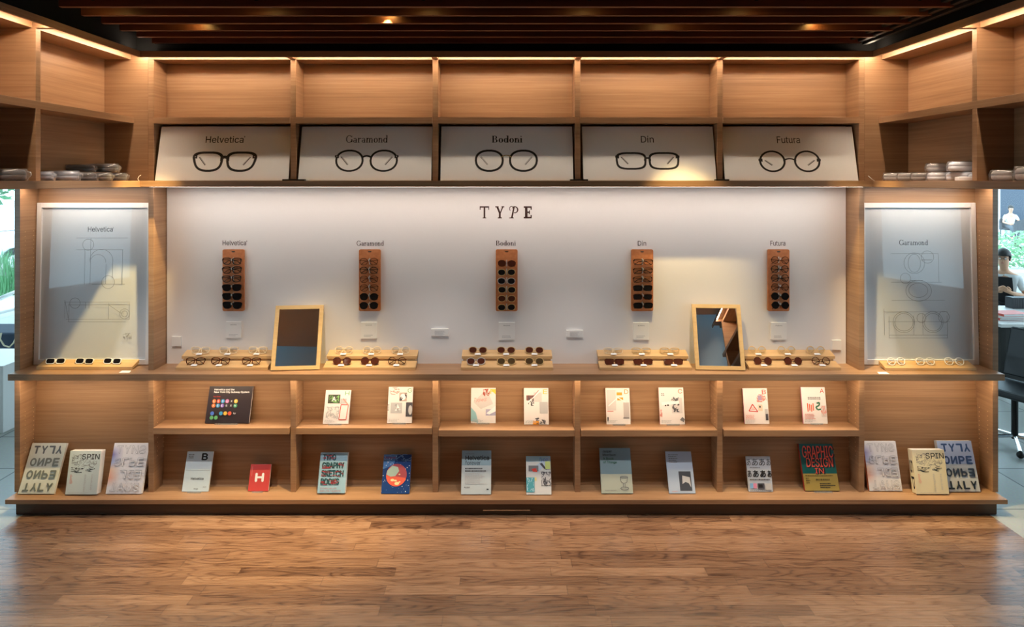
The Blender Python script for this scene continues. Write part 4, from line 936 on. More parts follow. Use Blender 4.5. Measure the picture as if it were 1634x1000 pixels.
def bGD(a, w, h):
    og = ink('vermilion', 232, 82, 56)
    dk = ink('ink_black', 18, 24, 26)
    r = random.Random(4)
    a.rect(0, w, 0, h*.36, ink('mustard', 158, 134, 62))
    for row_, v, x0, txt in ((0, .70, .06, 'GRAPHIC'), (1, .50, .14, 'DESIGN'), (2, .365, .36, 'IN')):
        n = len(txt); hh = .26 if row_ == 0 else (.2 if row_ == 1 else .11)
        a.text(txt, w*(x0+.02), w*(x0+.13*n+.04), h*(v-.02), h*(v+hh), dk, .05, .05); a.text(txt, w*x0, w*(x0+.13*n), h*v, h*(v+hh), og, .01, .05)
    a.fuzz(w*.06, w*.9, h*.30, h*.335, ink('olive_line', 96, 82, 34), 1, .01, .95, 1); a.fuzz(w*.35, w*.75, h*.20, h*.27, ink('olive_line', 96, 82, 34), 1, .01, .9, 2); a.fuzz(w*.45, w*.9, h*.05, h*.17, dk, 3, .008, .6, 3); a.fuzz(w*.06, w*.18, h*.14, h*.29, ink('olive_line', 96, 82, 34), 3, .006, .7, 4)
book(1285, 1340, 782.6, 1273.4, 1329, 708, ZL, (20, 88, 80), 'dark green book with red broken letters and a mustard band', bGD, .022, spine=(196, 60, 48), stand='dark green book')
# the big type-specimen volumes in the end alcoves
def tyly(c_):
    def f(a, w, h):
        if c_ == 0: ks = [mat('mirror_ink_%d' % i, srgb(*q), .3, .5) for i, q in enumerate(((104, 106, 108), (128, 124, 112), (124, 122, 106), (120, 116, 96)))]
        else: ks = [mat('blue_ink_%d' % i, srgb(*q), .3, .4) for i, q in enumerate(((44, 64, 100), (44, 58, 92), (48, 52, 60), (40, 44, 48)))]
        if c_ == 1: a.rect(0, w, h*.54, h, ink('periwinkle', 164, 178, 214))
        for i, t_ in enumerate(('TYLY', 'ONPE', 'ONPE', 'TYLY')):
            v = h*(.78-.245*i)
            for j, ch in enumerate(t_):
                u = w*(.10+.215*j); fx = (i == 0 and j >= 2) or (i == 1 and j == 1) or (i == 2 and j > 2); fz = i >= 2 and not (i == 3 and j > 1) or (i == 0 and j >= 2)
                a.text(ch, u, u+w*.18, v, v+h*.165, ks[i], .05, 0, fx, fz)
        a.scrib(w*.1, w*.7, h*.02, h*.04, LG, 4, .001, 1)
    return f
BG = 'type specimen books in the end alcoves'
book(28.4, 85.5, 787.5, 51.7, 107, 706.5, ZL, (206, 210, 204), 'tall pale book of mirrored grey capitals, against the left end panel', tyly(0), .018, group=BG, smin=.9705)
def spin(a, w, h):
    a.text('SPIN', w*.40, w*.97, h*.80, h*.93, K, .012); a.scrib(w*.08, w*.9, h*.55, h*.90, GR, 40, .0012, 3, .22); a.scrib(w*.1, w*.86, h*.50, h*.62, K, 26, .002, 4, .16); a.scrib(w*.1, w*.42, h*.70, h*.92, GR, 26, .001, 7, .3)
    a.fuzz(w*.56, w*.63, h*.06, h*.46, LG, 18, .008, .5, 1); a.fuzz(w*.78, w*.84, h*.1, h*.46, LG, 16, .008, .5, 2); a.fuzz(w*.1, w*.2, h*.24, h*.46, pink, 8, .008, .4, 3); a.fuzz(w*.1, w*.8, h*.03, h*.05, LG, 1, .01, .9, 8)
book(104, 153.8, 788.5, 109, 158.7, 719, ZL, (208, 220, 220), 'thick pale blue-white book of dense black scribble, between two tall books', spin, .05, group=BG, smin=.974)
grad = mat('spectrum_print', (.8, .8, .85), .35); nt = grad.node_tree; tc = N(grad, 'ShaderNodeTexCoord'); sx = N(grad, 'ShaderNodeSeparateXYZ'); L(grad, tc.outputs['Object'], sx.inputs[0])
mz = N(grad, 'ShaderNodeMapRange'); mz.inputs[1].default_value = .04; mz.inputs[2].default_value = .30; L(grad, sx.outputs[2], mz.inputs[0])
cz = ramp(grad, mz.outputs[0], [(0, srgb(224, 222, 226)), (.22, srgb(226, 140, 84)), (.42, srgb(226, 184, 150)), (.58, srgb(150, 170, 220)), (.78, srgb(98, 86, 178)), (1, srgb(224, 222, 228))])
mxx = N(grad, 'ShaderNodeMapRange'); mxx.inputs[1].default_value = -.13; mxx.inputs[2].default_value = -.045; L(grad, sx.outputs[0], mxx.inputs[0])
mg_ = N(grad, 'ShaderNodeMix', data_type='RGBA'); L(grad, mxx.outputs[0], mg_.inputs[0]); L(grad, cz, mg_.inputs[6]); mg_.inputs[7].default_value = srgb(224, 222, 228); L(grad, mg_.outputs[2], nt.nodes['Principled BSDF'].inputs['Base Color'])
def taus(a, w, h):
    a.rect(0, w, 0, h, grad, -.0004)
    g1, g2 = mat('foil_outline', srgb(150, 152, 160), .3, .3), ink('near_white', 226, 224, 230)
    for i, t_ in enumerate(('TYNS', '8LPE', ' LDE', 'TAUS')):
        v = h*(.785-.245*i)
        for j, ch in enumerate(t_):
            if ch == ' ': continue
            u = w*(.10+.215*j); fx = (i == 0 and j == 3) or i == 2; fz = (i in (1, 2) and j in (1, 2)) or (i == 3 and j == 0)
            a.text(ch, u, u+w*.18, v, v+h*.165, g1, .028, 0, fx, fz); a.text(ch, u+w*.008, u+w*.172, v+h*.007, v+h*.158, g2 if j else grad, .0, 0, fx, fz)
book(168.5, 225.6, 787.5, 186.2, 236, 706.5, ZL, (224, 222, 228), 'tall white book, outlined letters and violet edge, beside the thick blue-white book', taus, .018, group=BG, smin=.9705)
book(1387.6, 1440, 783, 1378, 1428, 703.5, ZL, (226, 218, 216), 'tall white book, outlined letters and violet edge, nearest the dark green book', taus, .022, group=BG, smin=.9705, spine=(224, 130, 90))
r = book(1463, 1514.6, 788, 1457, 1509.4, 717.5, ZL, (226, 216, 184), 'thick book of dense black scribble, cover tinted spotlight-yellow, in front of a blue mirrored-capitals book', spin, .05, group=BG, smin=.974, yaw=0)  # same cover as the left copy, yellowed for the spotlight falling on it
a = Art(.05, .29); a.text('SP', .006, .19, .008, .042, K, .01); o = a.build('spine_print', r)
o.rotation_euler = (0, math.pi/2, -math.pi/2); 
o.rotation_euler = Matrix(((0, 0, -1), (-1, 0, 0), (0, -1, 0))).to_euler() if False else (0, 0, 0)
# lettering runs down the spine: u along -z, v along +y... as seen from the spine side
o.matrix_local = Matrix(((0, 1, 0, -r.children[0].dimensions.x/2), (0, 0, -1, .05), (-1, 0, 0, .19), (0, 0, 0, 1)))
book(1508.5, 1564.7, 784, 1494, 1549.5, 703, ZL, (196, 200, 206), 'tall blue-grey book of mirrored dark capitals, against the right end panel', tyly(1), .03, group=BG, smin=.9705)

# ================================================================ WRAPPED CASES ON THE SIDE RUNS
def case_proto(m, m2, w, d, h, bag):
    r = empty('glasses_case'); n = 20
    def sup(wx, dy, z, p=4): return [(math.copysign(abs(math.cos(2*math.pi*i/n))**(2/p), math.cos(2*math.pi*i/n))*wx/2, math.copysign(abs(math.sin(2*math.pi*i/n))**(2/p), math.sin(2*math.pi*i/n))*dy/2, z) for i in range(n)]
    def loft(levels, name, m_):
        vs = []; fs = []
        for l in levels: vs += l
        for k in range(len(levels)-1):
            for i in range(n): fs.append((k*n+i, k*n+(i+1) % n, (k+1)*n+(i+1) % n, (k+1)*n+i))
        fs += [tuple(range(n-1, -1, -1)), tuple((len(levels)-1)*n+i for i in range(n))]
        return MB().add(vs, fs, m_).build(name, m_, r, smooth=True)
    loft([sup(w*.9, d*.85, .001), sup(w, d, h*.2), sup(w, d, h*.52)], 'base_shell', m); loft([sup(w*1.005, d*1.005, h*.53), sup(w, d, h*.75), sup(w*.92, d*.86, h*.95), sup(w*.75, d*.6, h)], 'lid', m)
    if bag:
        rr = random.Random(3); e = MB()
        lv = [sup(w*1.08, d*1.05, .0), sup(w*1.1, d*1.1, h*.5), sup(w*1.02, d*.95, h*1.06)]
        lv = [[(x+rr.uniform(-.004, .004), y+rr.uniform(-.004, .004), max(0, z+rr.uniform(-.003, .003))) for x, y, z in l] for l in lv]
        o = loft(lv, 'plastic_wrap', film); 
        f = MB().add([(w*.52, -d*.3, .004), (w*.52, d*.3, .004), (w*.62, d*.22, h*.55), (w*.60, 0, h*.8), (w*.62, -d*.22, h*.5), (w*.5, 0, h*.9)], [(0, 1, 2, 3, 4), (4, 3, 5), (3, 2, 5)], film).build('wrap_flap', film, r)
    return r
dkc = mat('dark_grey_case', srgb(74, 64, 66), .5); wtc = mat('white_case', srgb(206, 196, 188), .55)
PC = {}
def case(kind, x, yb, s, ang, label, group, sc_=1.0, z=None):
    k = kind
    if k not in PC:
        PC[k] = case_proto(dkc if kind == 'dark' else wtc, None, .165, .065, .048, True); o = PC[k]
    else: o = dup(PC[k])
    p = pt(x, yb, s); o.location = (p.x, p.y, Zmid+.0005 if z is None else Zmid+.0005+z); o.rotation_euler = (0, 0, ang); o.scale = (sc_,)*3
    return tag(o, label, 'glasses case', group)
XW = 594; GD, GW = 'dark wrapped cases', 'white wrapped cases'
def sx_of(x, off): return abs(x-VX)/off        # scale at which a point that many pixels out shows at image x
# behind each other along the side shelf (offset from the centre in front-plane pixels)
case('dark', 0, 0, 1, 0, 'dark wrapped glasses case nearest the end panel, dark side run', GD)
PCd = PC['dark']; PCd.location = (-612*P, -.12, Zmid+.0005); PCd.rotation_euler = (0, 0, .35)
def put(kind, X, y, z, ang, label, group, sc_=1.0):
    o = case(kind, 0, 0, 1, ang, label, group, sc_); o.location = (X*P, y, Zmid+.0005+z); return o
put('dark', -613, -.28, 0, .3, 'dark wrapped glasses case, second from the end panel on the dark side run', GD)
put('dark', -611, -.44, 0, .25, 'dark wrapped glasses case, third from the end panel on the dark side run', GD)
put('dark', -612, -.62, 0, .5, 'dark wrapped glasses case with the bright wrapper end, fourth from the end panel', GD, 1.12)
put('dark', -618, -.78, 0, .3, 'dark glasses case tucked in shade behind the upright, dark side run', GD)
put('dark', -612, -.22, .055, .2, 'dark wrapped glasses case lying on top of the others, dark side run', GD, 1.05)
put('dark', -624, -.36, .055, .35, 'dark glasses case on top and set back against the back panel', GD, .9)
put('dark', -612, -1.05, 0, .5, 'dark wrapped glasses case in the nearer bay of the dark side run, beside the upright', GD, 1.2)
put('dark', -614, -1.27, 0, .35, 'dark wrapped glasses case in the nearer bay, further from the upright', GD, 1.2)
put('white', 611, -.10, 0, -.5, 'white wrapped glasses case nearest the end panel, white side run', GW)
put('white', 612, -.25, 0, -.3, 'white wrapped glasses case, second from the end panel on the white side run', GW)
put('white', 611, -.40, 0, -.35, 'white wrapped glasses case, third from the end panel on the white side run', GW)
put('white', 611, -.55, 0, -.3, 'white wrapped glasses case, fourth from the end panel with a torn wrapper', GW)
put('white', 610, -.72, 0, -1.1, 'white wrapped glasses case seen end-on beside the upright', GW)
put('white', 622, -.80, 0, -.4, 'white glasses case behind the flat box by the upright', GW, .8)
put('white', 613, -.52, .055, -.35, 'rounded white glasses case on top of the row, further from the upright', GW, .95)
put('white', 613, -.73, .055, -.35, 'white glasses case on top of the row, nearer the upright', GW, 1.05)
put('white', 614, -1.06, 0, -.5, 'white wrapped glasses case in the nearer bay, close to the upright', GW, 1.1)
put('white', 611, -1.27, 0, -.5, 'large white wrapped glasses case in the nearer bay with a crumpled bag end', GW, 1.35)
o = MB().box(-.055, .055, -.03, .03, 0, .022).build('flat_box', wtc, None, .003); o.location = (603*P, -.80, Zmid+.0005); o.rotation_euler = (0, 0, -.25)
tag(o, 'small flat white box in front of the cases beside the upright', 'box')
for sg, x, lab in ((-1, 219, 'thin bent wire hook at the joint of the dark side run'), (1, 1393, 'thin white wire end at the joint of the white side run')):
    p = pt(x, 286, 1.02); h = MB(); h.tube([(0, 0, 0), (.008*sg, 0, .012), (.0, 0, .03), (-.012*sg, 0, .036)] if sg < 0 else [(.02, 0, 0), (0, 0, .014), (-.02, 0, .032)], .0022, 6, white)
    o = h.build('wire_hook', white, None, smooth=True); o.location = (p.x, p.y+.02, Zmid+.001); tag(o, lab, 'hook')

# ================================================================ SPOTLIGHTS IN THE CEILING
def spot(x, y, z, target, power, size, blend, label, col=(1, .74, .32)):
    r = tag(empty('ceiling_spotlight', (x, y, z)), label, 'spotlight', 'spotlights between the ceiling slats')
    d = (Vector(target)-Vector((x, y, z))).normalized(); q = d.to_track_quat('-Z', 'Y')
    hd = MB(); hd.lathe([(.03, -.0), (.034, .02), (.034, .075), (.02, .095)], 0, 0, 0, 16); o = hd.build('lamp_head', blackm, r, smooth=True); o.rotation_mode = 'QUATERNION'; o.rotation_quaternion = q
    bl = MB(); bl.lathe([(.001, -.001), (.026, -.002), (.026, .0), (.001, .001)], 0, 0, 0, 16); o2 = bl.build('bulb', bulb, r); o2.rotation_mode = 'QUATERNION'; o2.rotation_quaternion = q
    MB().tube([(0, 0, .02), (0, 0, 3.62-z)], .009, 8).build('stem', blackm, r)
    ld = bpy.data.lights.new('spot', 'SPOT'); ld.energy = power; ld.spot_size = size; ld.spot_blend = blend; ld.color = col; ld.shadow_soft_size = .03
    lo = bpy.data.objects.new('lamp_light', ld); C.objects.link(lo); lo.parent = r; lo.location = d*.02; lo.rotation_mode = 'QUATERNION'; lo.rotation_quaternion = q
    return r
R = math.radians
spot(-.666, -.66, 3.16, (-1.45, -.22, 0), 330, R(40), 1.0, 'ceiling spotlight glowing brightest, between slats over the second bay')
spot(-1.82, -.52, 3.15, (-2.86, .13, 1.0), 300, R(24), 1.0, 'ceiling spotlight with a faint glow, nearest the dark side run')
spot(1.835, -.49, 3.15, (2.76, .0, .72), 260, R(26), 1.0, 'ceiling spotlight with a soft yellow glow, nearest the lighting track')
spot(.95, -.60, 3.15, (1.38, .17, 1.05), 170, R(34), .9, 'ceiling spotlight hidden between slats, aimed down at the right-hand mirror')
for k, x in enumerate((-2.15, -1.3, -.43, .43, 1.3, 2.15)):
    spot(x, -.955, 3.125, (x*1.12, -.25, 0), 80, R(46), .7, 'ceiling spotlight hidden between slats, %s of the cool row from the left' % ORD[k], (1, .93, .86))
# ================================================================ BEYOND THE SHELVES, LEFT
def X_(off, s): return off*P/s
def shrub(name, cx, cy, z0, w, d, h, n, leaf, col, label, cat, seed, blade=False):
    r = random.Random(seed); t = tag(empty(name, (cx, cy, z0)), label, cat)
    lm = mat('leaf_%d_%d_%d' % col, srgb(*col), .5); mb = MB()
    for k in range(n):
        if blade:
            x, y = (r.random()-.5)*w, (r.random()-.5)*d; a = r.random()*6.28; b_ = .25*h*r.random()+.05; hh = h*(.5+.5*r.random()); q = .008
            mb.add([(x-q, y, 0), (x+q, y, 0), (x+b_*.4*math.cos(a)+q*.6, y+b_*.4*math.sin(a), hh*.7), (x+b_*math.cos(a), y+b_*math.sin(a), hh), (x+b_*.4*math.cos(a)-q*.6, y+b_*.4*math.sin(a), hh*.7)], [(0, 1, 2, 3, 4)], lm)
        else:
            u = Vector((r.gauss(0, 1), r.gauss(0, 1), r.gauss(0, 1))).normalized()*(r.random()**.4)
            c_ = Vector((u.x*w/2, u.y*d/2, h/2+u.z*h/2)); a = Vector((r.gauss(0, 1), r.gauss(0, 1), r.gauss(0, 1))).normalized(); b_ = a.orthogonal().normalized(); L_ = leaf*(.6+.8*r.random())
            mb.add([c_-a*L_, c_+b_*L_*.45, c_+a*L_, c_-b_*L_*.45], [(0, 1, 2, 3)], lm)
    mb.build('foliage', lm, t); st = MB()
    for k in range(5): st.tube([((r.random()-.5)*w*.2, (r.random()-.5)*d*.2, 0), ((r.random()-.5)*w*.5, (r.random()-.5)*d*.5, h*.7)], .012+.006*h, 6)
    st.build('stem', mat('bark', srgb(86, 66, 50), .9), t); return t
shrub('tree', -15.6, 13.5, -.06, 4.2, 3.0, 6.0, 1500, .16, (72, 130, 84), 'leafy green tree seen beyond the white car outside', 'tree', 3)
shrub('leafy_plant', -11.0, 8.9, -.06, 2.6, 1.0, .95, 900, .03, (86, 150, 96), 'tall green grassy plant outside the left-hand window', 'plant', 5, True)
car = tag(empty('car', (-12.9, 11.9, -.06)), 'white car parked outside beyond the grassy plant', 'car'); cwm = mat('white_car_paint', srgb(232, 236, 240), .2, coat=.5); dgl = mat('tinted_glass', srgb(34, 52, 74), .08)
def side(pts, y0, y1, nm, m, bev=.03): return fixn(MB().prism(pts, y0, y1, m).build(nm, m, car, bev))
def arch(cx, r, n=8): return [(cx+r*math.cos(math.pi*i/n), .30+r*math.sin(math.pi*i/n)) for i in range(n+1)]
side([(-2.2, .3)]+arch(-1.35, .38)[::-1]+arch(1.35, .38)[::-1]+[(2.2, .3), (2.25, .7), (2.1, .95), (.9, 1.04), (-2.1, 1.06), (-2.25, .8)], -.85, .85, 'body', cwm)
side([(-2.0, 1.06), (.85, 1.05), (.25, 1.56), (-1.6, 1.58)], -.72, .72, 'cabin', cwm); side([(-1.75, 1.1), (.62, 1.1), (.15, 1.48), (-1.5, 1.5)], -.735, .735, 'side_window', dgl, 0)
for wx in (-1.35, 1.35):
    for wy in (-.75, .75):
        wb = MB().lathe([(.2, -.1), (.32, -.09), (.33, 0), (.32, .09), (.2, .1)], 0, 0, 0, 20).build('wheel', mat('tyre_rubber', srgb(24, 24, 26), .8), car, smooth=True); wb.location = (wx, wy, .33); wb.rotation_euler = (math.pi/2, 0, 0)
        hb = MB().lathe([(.02, .1), (.19, .105), (.19, .08)], 0, 0, 0, 12).build('hub_cap', chrome, wb); hb.location = (0, 0, .0)
def bench(cx, cy):
    t = tag(empty('bench', (cx, cy, 0)), 'low dark blue upholstered bench on thin white legs, outside the left end panel', 'bench')
    MB().box(-.5, .5, -.25, .25, .14, .46).build('seat', mat('navy_fabric', srgb(38, 56, 76), .8), t, .02)
    for x in (-.45, .45):
        for y in (-.2, .2): MB().tube([(x, y, 0), (x, y, .15)], .014, 8).build('leg', frame_white, t)
bench(-6.02, 3.35)
cd = MB().tube([(-5.74, 3.06, .47), (-5.745, 3.05, .40), (-5.70, 3.05, .33), (-5.64, 3.05, .31), (-5.59, 3.05, .36), (-5.57, 3.07, .44), (-5.57, 3.12, .468)], .009, 8).build('cord', mat('cream_cord', srgb(214, 206, 176), .7), None, smooth=True)
tag(cd, 'loop of cream cord hanging over the edge of the dark bench', 'cord')
t = tag(empty('white_chair', (-7.05, 4.6, 0)), 'white chair with a curved arm, behind the dark bench', 'chair')
MB().tube([(-.25, .22, .44), (.2, .22, .66), (.27, 0, .66), (.2, -.22, .60), (.1, -.24, .44)], .02, 8).build('arm', frame_white, t, smooth=True); MB().box(-.25, .24, -.23, .23, .40, .44).build('seat', frame_white, t, .01)
for x in (-.21, .2):
    for y in (-.2, .2): MB().tube([(x, y, 0), (x*.95, y*.95, .41)], .016, 8).build('leg', frame_white, t)
o = MB().box(-.3, .3, -.3, .3, 0, .585).build('display_plinth', frame_white, None, .004); o.location = (-4.685, 1.62, 0); tag(o, 'plain white plinth on the tiles beside the left end panel', 'plinth')

# ================================================================ BEYOND THE SHELVES, RIGHT
bd = tag(empty('building', (22, 25.5, -.06)), 'white building with dark windows across the terrace', 'building')
MB().box(-6, 8, 0, 4, 0, 7).build('wall', mat('white_render', srgb(226, 230, 232), .8), bd)
for x in (-4.0, -1.55, 1.0, 3.6): f_ = MB().box(x-.6, x+.6, -.05, .02, .2, 2.35).build('window', frame_white, bd); MB().box(x-.54, x+.54, -.06, -.04, .26, 2.29).build('pane', dgl, f_)
h_ = shrub('hedge', 14.2, 12.2, -.06, 6.0, 1.4, 1.05, 2600, .07, (120, 178, 120), 'bright green hedge outside the right-hand window', 'hedge', 8)
o = MB().box(-2.2, 2.2, -.2, .2, 0, .42).build('planter_wall', mat('pale_concrete', srgb(200, 204, 204), .8), None, .01); o.location = (11.0, 9.0, -.06); tag(o, 'low pale concrete planter wall in front of the hedge', 'planter wall')
def skin(name, pts, edges, m, parent, sub=2):
    me = bpy.data.meshes.new(name); me.from_pydata([p[0] for p in pts], edges, []); me.materials.append(m)
    o = bpy.data.objects.new(name, me); C.objects.link(o); o.parent = parent
    md = o.modifiers.new('skin', 'SKIN'); md.use_smooth_shade = True; o.modifiers.new('sub', 'SUBSURF').levels = sub; o.modifiers['sub'].render_levels = sub
    for i, p in enumerate(pts): r = p[1]; me.skin_vertices[0].data[i].radius = r if isinstance(r, tuple) else (r, r)
    me.skin_vertices[0].data[0].use_root = True
    return o
skm = mat('skin', srgb(208, 160, 130), .55); hairm = mat('black_hair', srgb(22, 18, 18), .5); blk = mat('black_cotton', srgb(26, 27, 32), .85); wcot = mat('white_cotton', srgb(232, 234, 236), .8)
def chain(n0, n): return [(n0+i, n0+i+1) for i in range(n-1)]
def person(loc, rz, label, shirt, trousers, arm_r, arm_l, tilt, specs=False, apron=None, sleeve=.5):
    t = tag(empty('person', loc, (0, 0, rz)), label, 'person')       # faces -y, seat at z = .42
    hd = Vector((0, -.06*tilt, 0))
    P_ = [((0, .02, .50), (.13, .10)), ((0, .02, .66), (.125, .09)), ((0, .0, .84), (.15, .095)), ((0, -.01, .95), (.10, .07)), ((0, -.02, 1.01), .052), (Vector((0, -.03, 1.07))+hd*.4, .058), (Vector((0, -.045, 1.14))+hd*.8, (.075, .088)), (Vector((0, -.04, 1.22))+hd, (.073, .088)), (Vector((0, -.03, 1.275))+hd, (.045, .055))]
    E_ = chain(0, 9)
    def limb(root, pts):
        k = len(P_); P_.extend(pts); E_.append((root, k)); E_.extend(chain(k, len(pts)))
    for sg, arm in ((1, arm_r), (-1, arm_l)):
        sh, el, wr, tip = [Vector(v) for v in arm]
        limb(3, [(sh, .052), (sh.lerp(el, .5), .045), (el, .038), (el.lerp(wr, .5), .034), (wr, .026), (wr.lerp(tip, .5), (.036, .018))])
        pal = len(P_)-1; dirv = (tip-wr).normalized(); sd = dirv.cross(Vector((0, -1, .3))).normalized()
        for f in range(4):
            o_ = sd*(.028-.0185*f); base = wr.lerp(tip, .52)+o_; ln_ = (.07, .08, .076, .06)[f]
            limb(pal, [(base, .010), (base+dirv*ln_*.55+Vector((0, -.006, 0)), .0092), (base+dirv*ln_+Vector((0, -.014, -.016)), .0082)])
        th = wr.lerp(tip, .15)+sd*.034
        limb(pal, [(th, .012), (th+dirv*.035+sd*.014, .0105), (th+dirv*.06+sd*.012, .0085)])
        limb(0, [(Vector((sg*.09, -.02, .48)), .088), (Vector((sg*.11, -.24, .49)), .075), (Vector((sg*.12, -.45, .47)), .058), (Vector((sg*.12, -.44, .25)), .05), (Vector((sg*.12, -.42, .07)), .036), (Vector((sg*.13, -.52, .035)), (.04, .03))])
    skin('body', P_, E_, skm, t)
    # clothes follow the limbs
    S = [((0, .02, .47), (.145, .115)), ((0, .02, .66), (.14, .105)), ((0, .0, .84), (.165, .11)), ((0, -.01, .955), (.10, .075))]; E2 = chain(0, 4)
    for arm in (arm_r, arm_l):
        sh, el, wr, tip = [Vector(v) for v in arm]; k = len(S); S.extend([(sh, .066), (sh.lerp(el, .5), .058), (sh.lerp(el, .5+sleeve*.5), .052)]); E2.append((2, k)); E2.extend(chain(k, 3))
    skin('shirt', S, E2, shirt, t)
    Tt = [((0, .03, .50), (.15, .125))]; E3 = []
    for sg in (1, -1):
        k = len(Tt); Tt.extend([(Vector((sg*.09, -.02, .48)), .1), (Vector((sg*.11, -.24, .49)), .086), (Vector((sg*.12, -.45, .47)), .072), (Vector((sg*.12, -.44, .25)), .062), (Vector((sg*.12, -.42, .1)), .052)]); E3.append((0, k)); E3.extend(chain(k, 5))
    skin('trousers', Tt, E3, trousers, t)
    hc = Vector((0, -.04, 1.20))+hd
    hb = MB().ball((0, .016, .02), 1, hairm, 18, 12, (.093, .108, .108)); ho = hb.build('hair', hairm, t, smooth=True); ho.location = hc
    # cut the fringe line by keeping the cap behind and above the face
    bm = bmesh.new(); bm.from_mesh(ho.data); bmesh.ops.delete(bm, geom=[v for v in bm.verts if v.co.y < -.035 and v.co.z < .012], context='VERTS'); bm.to_mesh(ho.data); bm.free()
    so = ho.modifiers.new('t', 'SOLIDIFY'); so.thickness = .012
    fy = -.04-.09+hd.y
    fz = 1.185
    for sg in (1, -1):
        MB().ball((sg*.031, fy+.012, fz), .011, white, 10, 6).build('eye', white, t, smooth=True); MB().ball((sg*.031, fy+.0035, fz), .0055, black, 8, 6).build('pupil', black, t, smooth=True)
        MB().box(sg*.031-.014, sg*.031+.014, fy+.004, fy+.012, fz+.02, fz+.025).build('eyebrow', hairm, t); MB().ball((sg*.078, -.03+hd.y, fz-.01), 1, skm, 10, 6, (.012, .02, .032)).build('ear', skm, t, smooth=True)
    MB().add([(-.014, fy+.006, fz-.036), (.014, fy+.006, fz-.036), (0, fy-.016, fz-.034), (0, fy+.006, fz+.008), (0, fy+.008, fz-.044)], [(0, 2, 3), (2, 1, 3), (0, 4, 2), (4, 1, 2)]).build('nose', skm, t, smooth=True)
    MB().ball((0, fy+.008, fz-.062), 1, ink('lip', 176, 96, 86), 10, 6, (.022, .008, .006)).build('mouth', None, t, smooth=True)
    if specs:
        g = MB()
        for sg in (1, -1): g.tube([(sg*.031+.02*math.cos(a_*.5236), fy-.004, fz+.017*math.sin(a_*.5236)) for a_ in range(13)], .0018, 6)
        for sg in (1, -1): g.tube([(sg*.05, fy-.004, fz+.004), (sg*.078, fy+.02, fz+.006), (sg*.08, -.02+hd.y, fz+.006)], .0018, 6)
        g.tube([(-.011, fy-.005, fz+.004), (.011, fy-.005, fz+.004)], .0018, 6); g.build('spectacles', blackm, t)
    if apron:
        MB().hexa([(-.13, -.135, .5), (.13, -.135, .5), (.13, -.12, .5), (-.13, -.12, .5)], [(-.10, -.125, .92), (.10, -.125, .92), (.10, -.11, .92), (-.10, -.11, .92)]).build('apron', apron, t, .004)
    return t
def stool(x, y, z, label, rz=0):
    t = tag(empty('stool', (x, y, 0), (0, 0, rz)), label, 'stool'); MB().lathe([(.15, 0), (.17, .01), (.17, .045), (.15, .055)], 0, 0, z-.055, 20).build('seat', blk, t, smooth=True)
    for a_ in range(4):
        g = math.pi/4+a_*math.pi/2; MB().tube([(.19*math.cos(g), .19*math.sin(g), 0), (.1*math.cos(g), .1*math.sin(g), z-.05)], .012, 8).build('leg', blackm, t)
wx, wy = 7.10, 4.96
person((wx, wy, -.08), -.75, 'person with black hair and spectacles in a black apron bending over the book table', wcot, blk,
       ((-.17, -.01, .90), (-.24, -.12, .66), (-.08, -.24, .74), (.06, -.27, .80)), ((.17, -.01, .90), (.26, -.06, .66), (.10, -.24, .72), (-.02, -.27, .80)), 1.2, True, blk, .45)
stool(wx, wy+.02, .365, 'black stool under the person with spectacles')
# armchair and sitter on the terrace
def wicker(x, y, z, rz, label):
    t = tag(empty('armchair', (x, y, z), (0, 0, rz)), label, 'chair', 'dark wicker armchairs on the terrace'); wk = mat('dark_wicker', srgb(58, 60, 66), .8)
    MB().box(-.28, .28, -.28, .26, .36, .43).build('seat', wk, t, .02)
    pl_ = [(.31*math.cos(math.radians(a_)), .02+.30*math.sin(math.radians(a_))) for a_ in range(-20, 201, 20)]
    bk = MB()
    for i in range(len(pl_)-1):
        (xa, ya), (xb_, yb_) = pl_[i], pl_[i+1]; ha = .62+.24*max(0, math.sin(math.radians(-20+20*i))); hb2 = .62+.24*max(0, math.sin(math.radians(20*i)))
        bk.hexa([(xa, ya, .36), (xa*1.1, ya*1.1, .36), (xb_*1.1, yb_*1.1, .36), (xb_, yb_, .36)], [(xa, ya, ha), (xa*1.1, ya*1.1, ha), (xb_*1.1, yb_*1.1, hb2), (xb_, yb_, hb2)])
    fixn(bk.build('backrest', wk, t))
    for sx2 in (-.24, .24):
        for sy2 in (-.24, .22): MB().tube([(sx2, sy2, 0), (sx2, sy2, .37)], .02, 8).build('leg', wk, t)
wicker(18.95, 19.6, -.06, 2.6, 'dark wicker armchair on the terrace, its back to the shop')
wicker(19.42, 20.9, -.06, -.3, 'dark wicker armchair on the terrace under the seated person')
person((19.42, 20.9, -.06), -.3, 'person in a white T-shirt sitting in an armchair out on the terrace', wcot, mat('grey_cotton', srgb(90, 96, 104), .85),
       ((-.17, -.01, .90), (-.27, -.1, .66), (-.14, -.30, .60), (-.05, -.40, .62)), ((.17, -.01, .90), (.27, -.1, .66), (.16, -.30, .60), (.10, -.42, .62)), .3, False, None, .2)
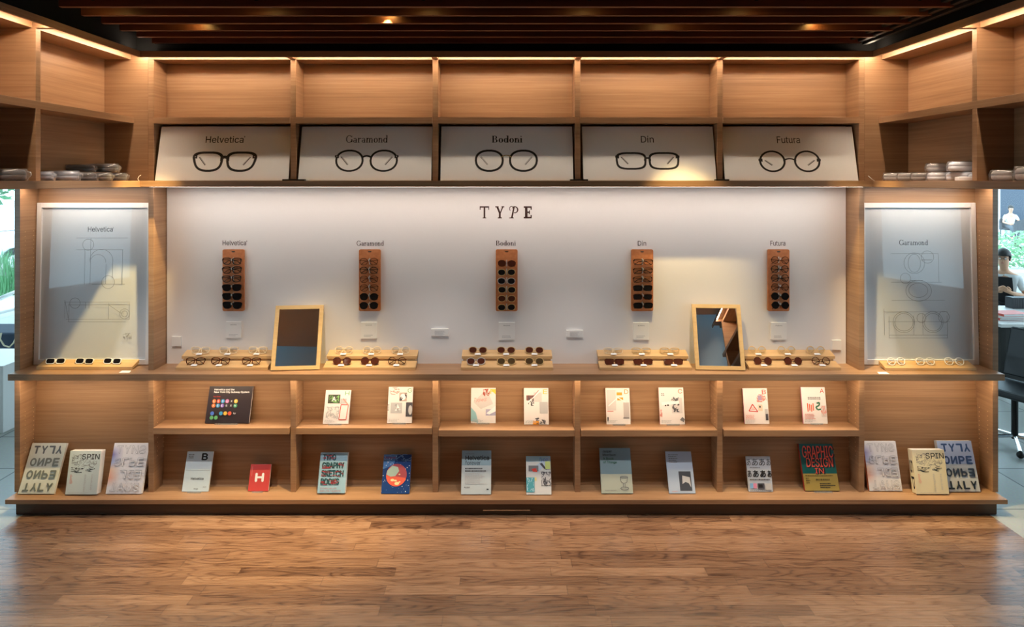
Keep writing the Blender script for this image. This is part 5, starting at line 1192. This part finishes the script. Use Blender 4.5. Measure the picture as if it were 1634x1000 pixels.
# book table with stacks, and the black chair before it
tb = tag(empty('book_table', (6.0, 2.75, 0)), 'white topped book table with a black front behind the black chair', 'table')
MB().box(-.95, .95, -.45, .55, .70, .735).build('top', frame_white, tb, .003); MB().box(-.9, .9, -.38, -.35, .12, .70).build('front_panel', black, tb)
for x in (-.88, .88):
    for y in (-.36, .48): MB().box(x-.025, x+.025, y-.025, y+.025, 0, .70).build('leg', blackm, tb)
cols = [(206, 70, 62), (236, 232, 226), (222, 96, 80), (240, 236, 230), (200, 206, 214), (230, 226, 220)]
for k, (x, y, n, lab) in enumerate(((5.32, 2.55, 3, 'nearest the black chair'), (5.30, 3.02, 4, 'behind the one nearest the chair'), (5.75, 2.6, 2, 'of two further along the table'))):
    for i in range(n):
        c_ = cols[(k+i) % 6]; bm_ = mat('cover_%d_%d_%d' % c_, srgb(*c_), .5); t = tag(empty('book', (x, y, .7355+.024*i), (0, 0, .1*((i*7+k) % 3-1))), '%s book, %s from the bottom of the stack %s' % (('red', 'white', 'coral', 'ivory', 'blue-grey', 'cream')[(k+i) % 6], ORD[i], lab), 'book', 'books stacked on the book table')
        MB().box(-.15, .15, -.1, .1, 0, .002).box(-.15, .15, -.1, .1, .0215, .0235).box(-.15, -.148, -.1, .1, .002, .0215).build('cover', bm_, t); MB().box(-.148, .147, -.098, .098, .002, .0215).build('pages', paper, t)
for i in range(9):
    o = MB().box(-.012, .012, -.06, .06, 0, .125).build('upright_book', mat('dark_spine', srgb(36, 36, 42), .5), None, .001); o.location = (5.80+.027*i, 3.16, .7355)
    tag(o, 'thin dark book upright in the row at the back of the table', 'book', 'dark upright books on the table')
ch = tag(empty('chair', (4.22, 1.05, 0), (0, 0, -1.15)), 'black swivel chair with a chrome base beside the right end panel', 'chair'); cbm = mat('black_leatherette', srgb(24, 28, 32), .45)
MB().hexa([(-.21, .20, .52), (.21, .20, .52), (.21, .235, .52), (-.21, .235, .52)], [(-.18, .27, .93), (.18, .27, .93), (.18, .30, .93), (-.18, .30, .93)]).build('backrest', cbm, ch, .02)
MB().box(-.23, .23, -.24, .2, .44, .50).build('seat', cbm, ch, .02); MB().tube([(0, 0, .06), (0, 0, .44)], .025, 12).build('column', blackm, ch)
for sg in (-1, 1): MB().tube([(sg*.25, .2, .5), (sg*.26, .16, .68), (sg*.26, -.14, .68), (sg*.24, -.2, .49)], .014, 8).build('armrest', blackm, ch, smooth=True)
for k in range(5):
    g = k*2*math.pi/5+.3; MB().tube([(0, 0, .085), (.29*math.cos(g), .29*math.sin(g), .05)], .015, 8).build('base_leg', chrome, ch); MB().ball((.29*math.cos(g), .29*math.sin(g), .028), .028, black, 10, 8).build('caster', black, ch, smooth=True)
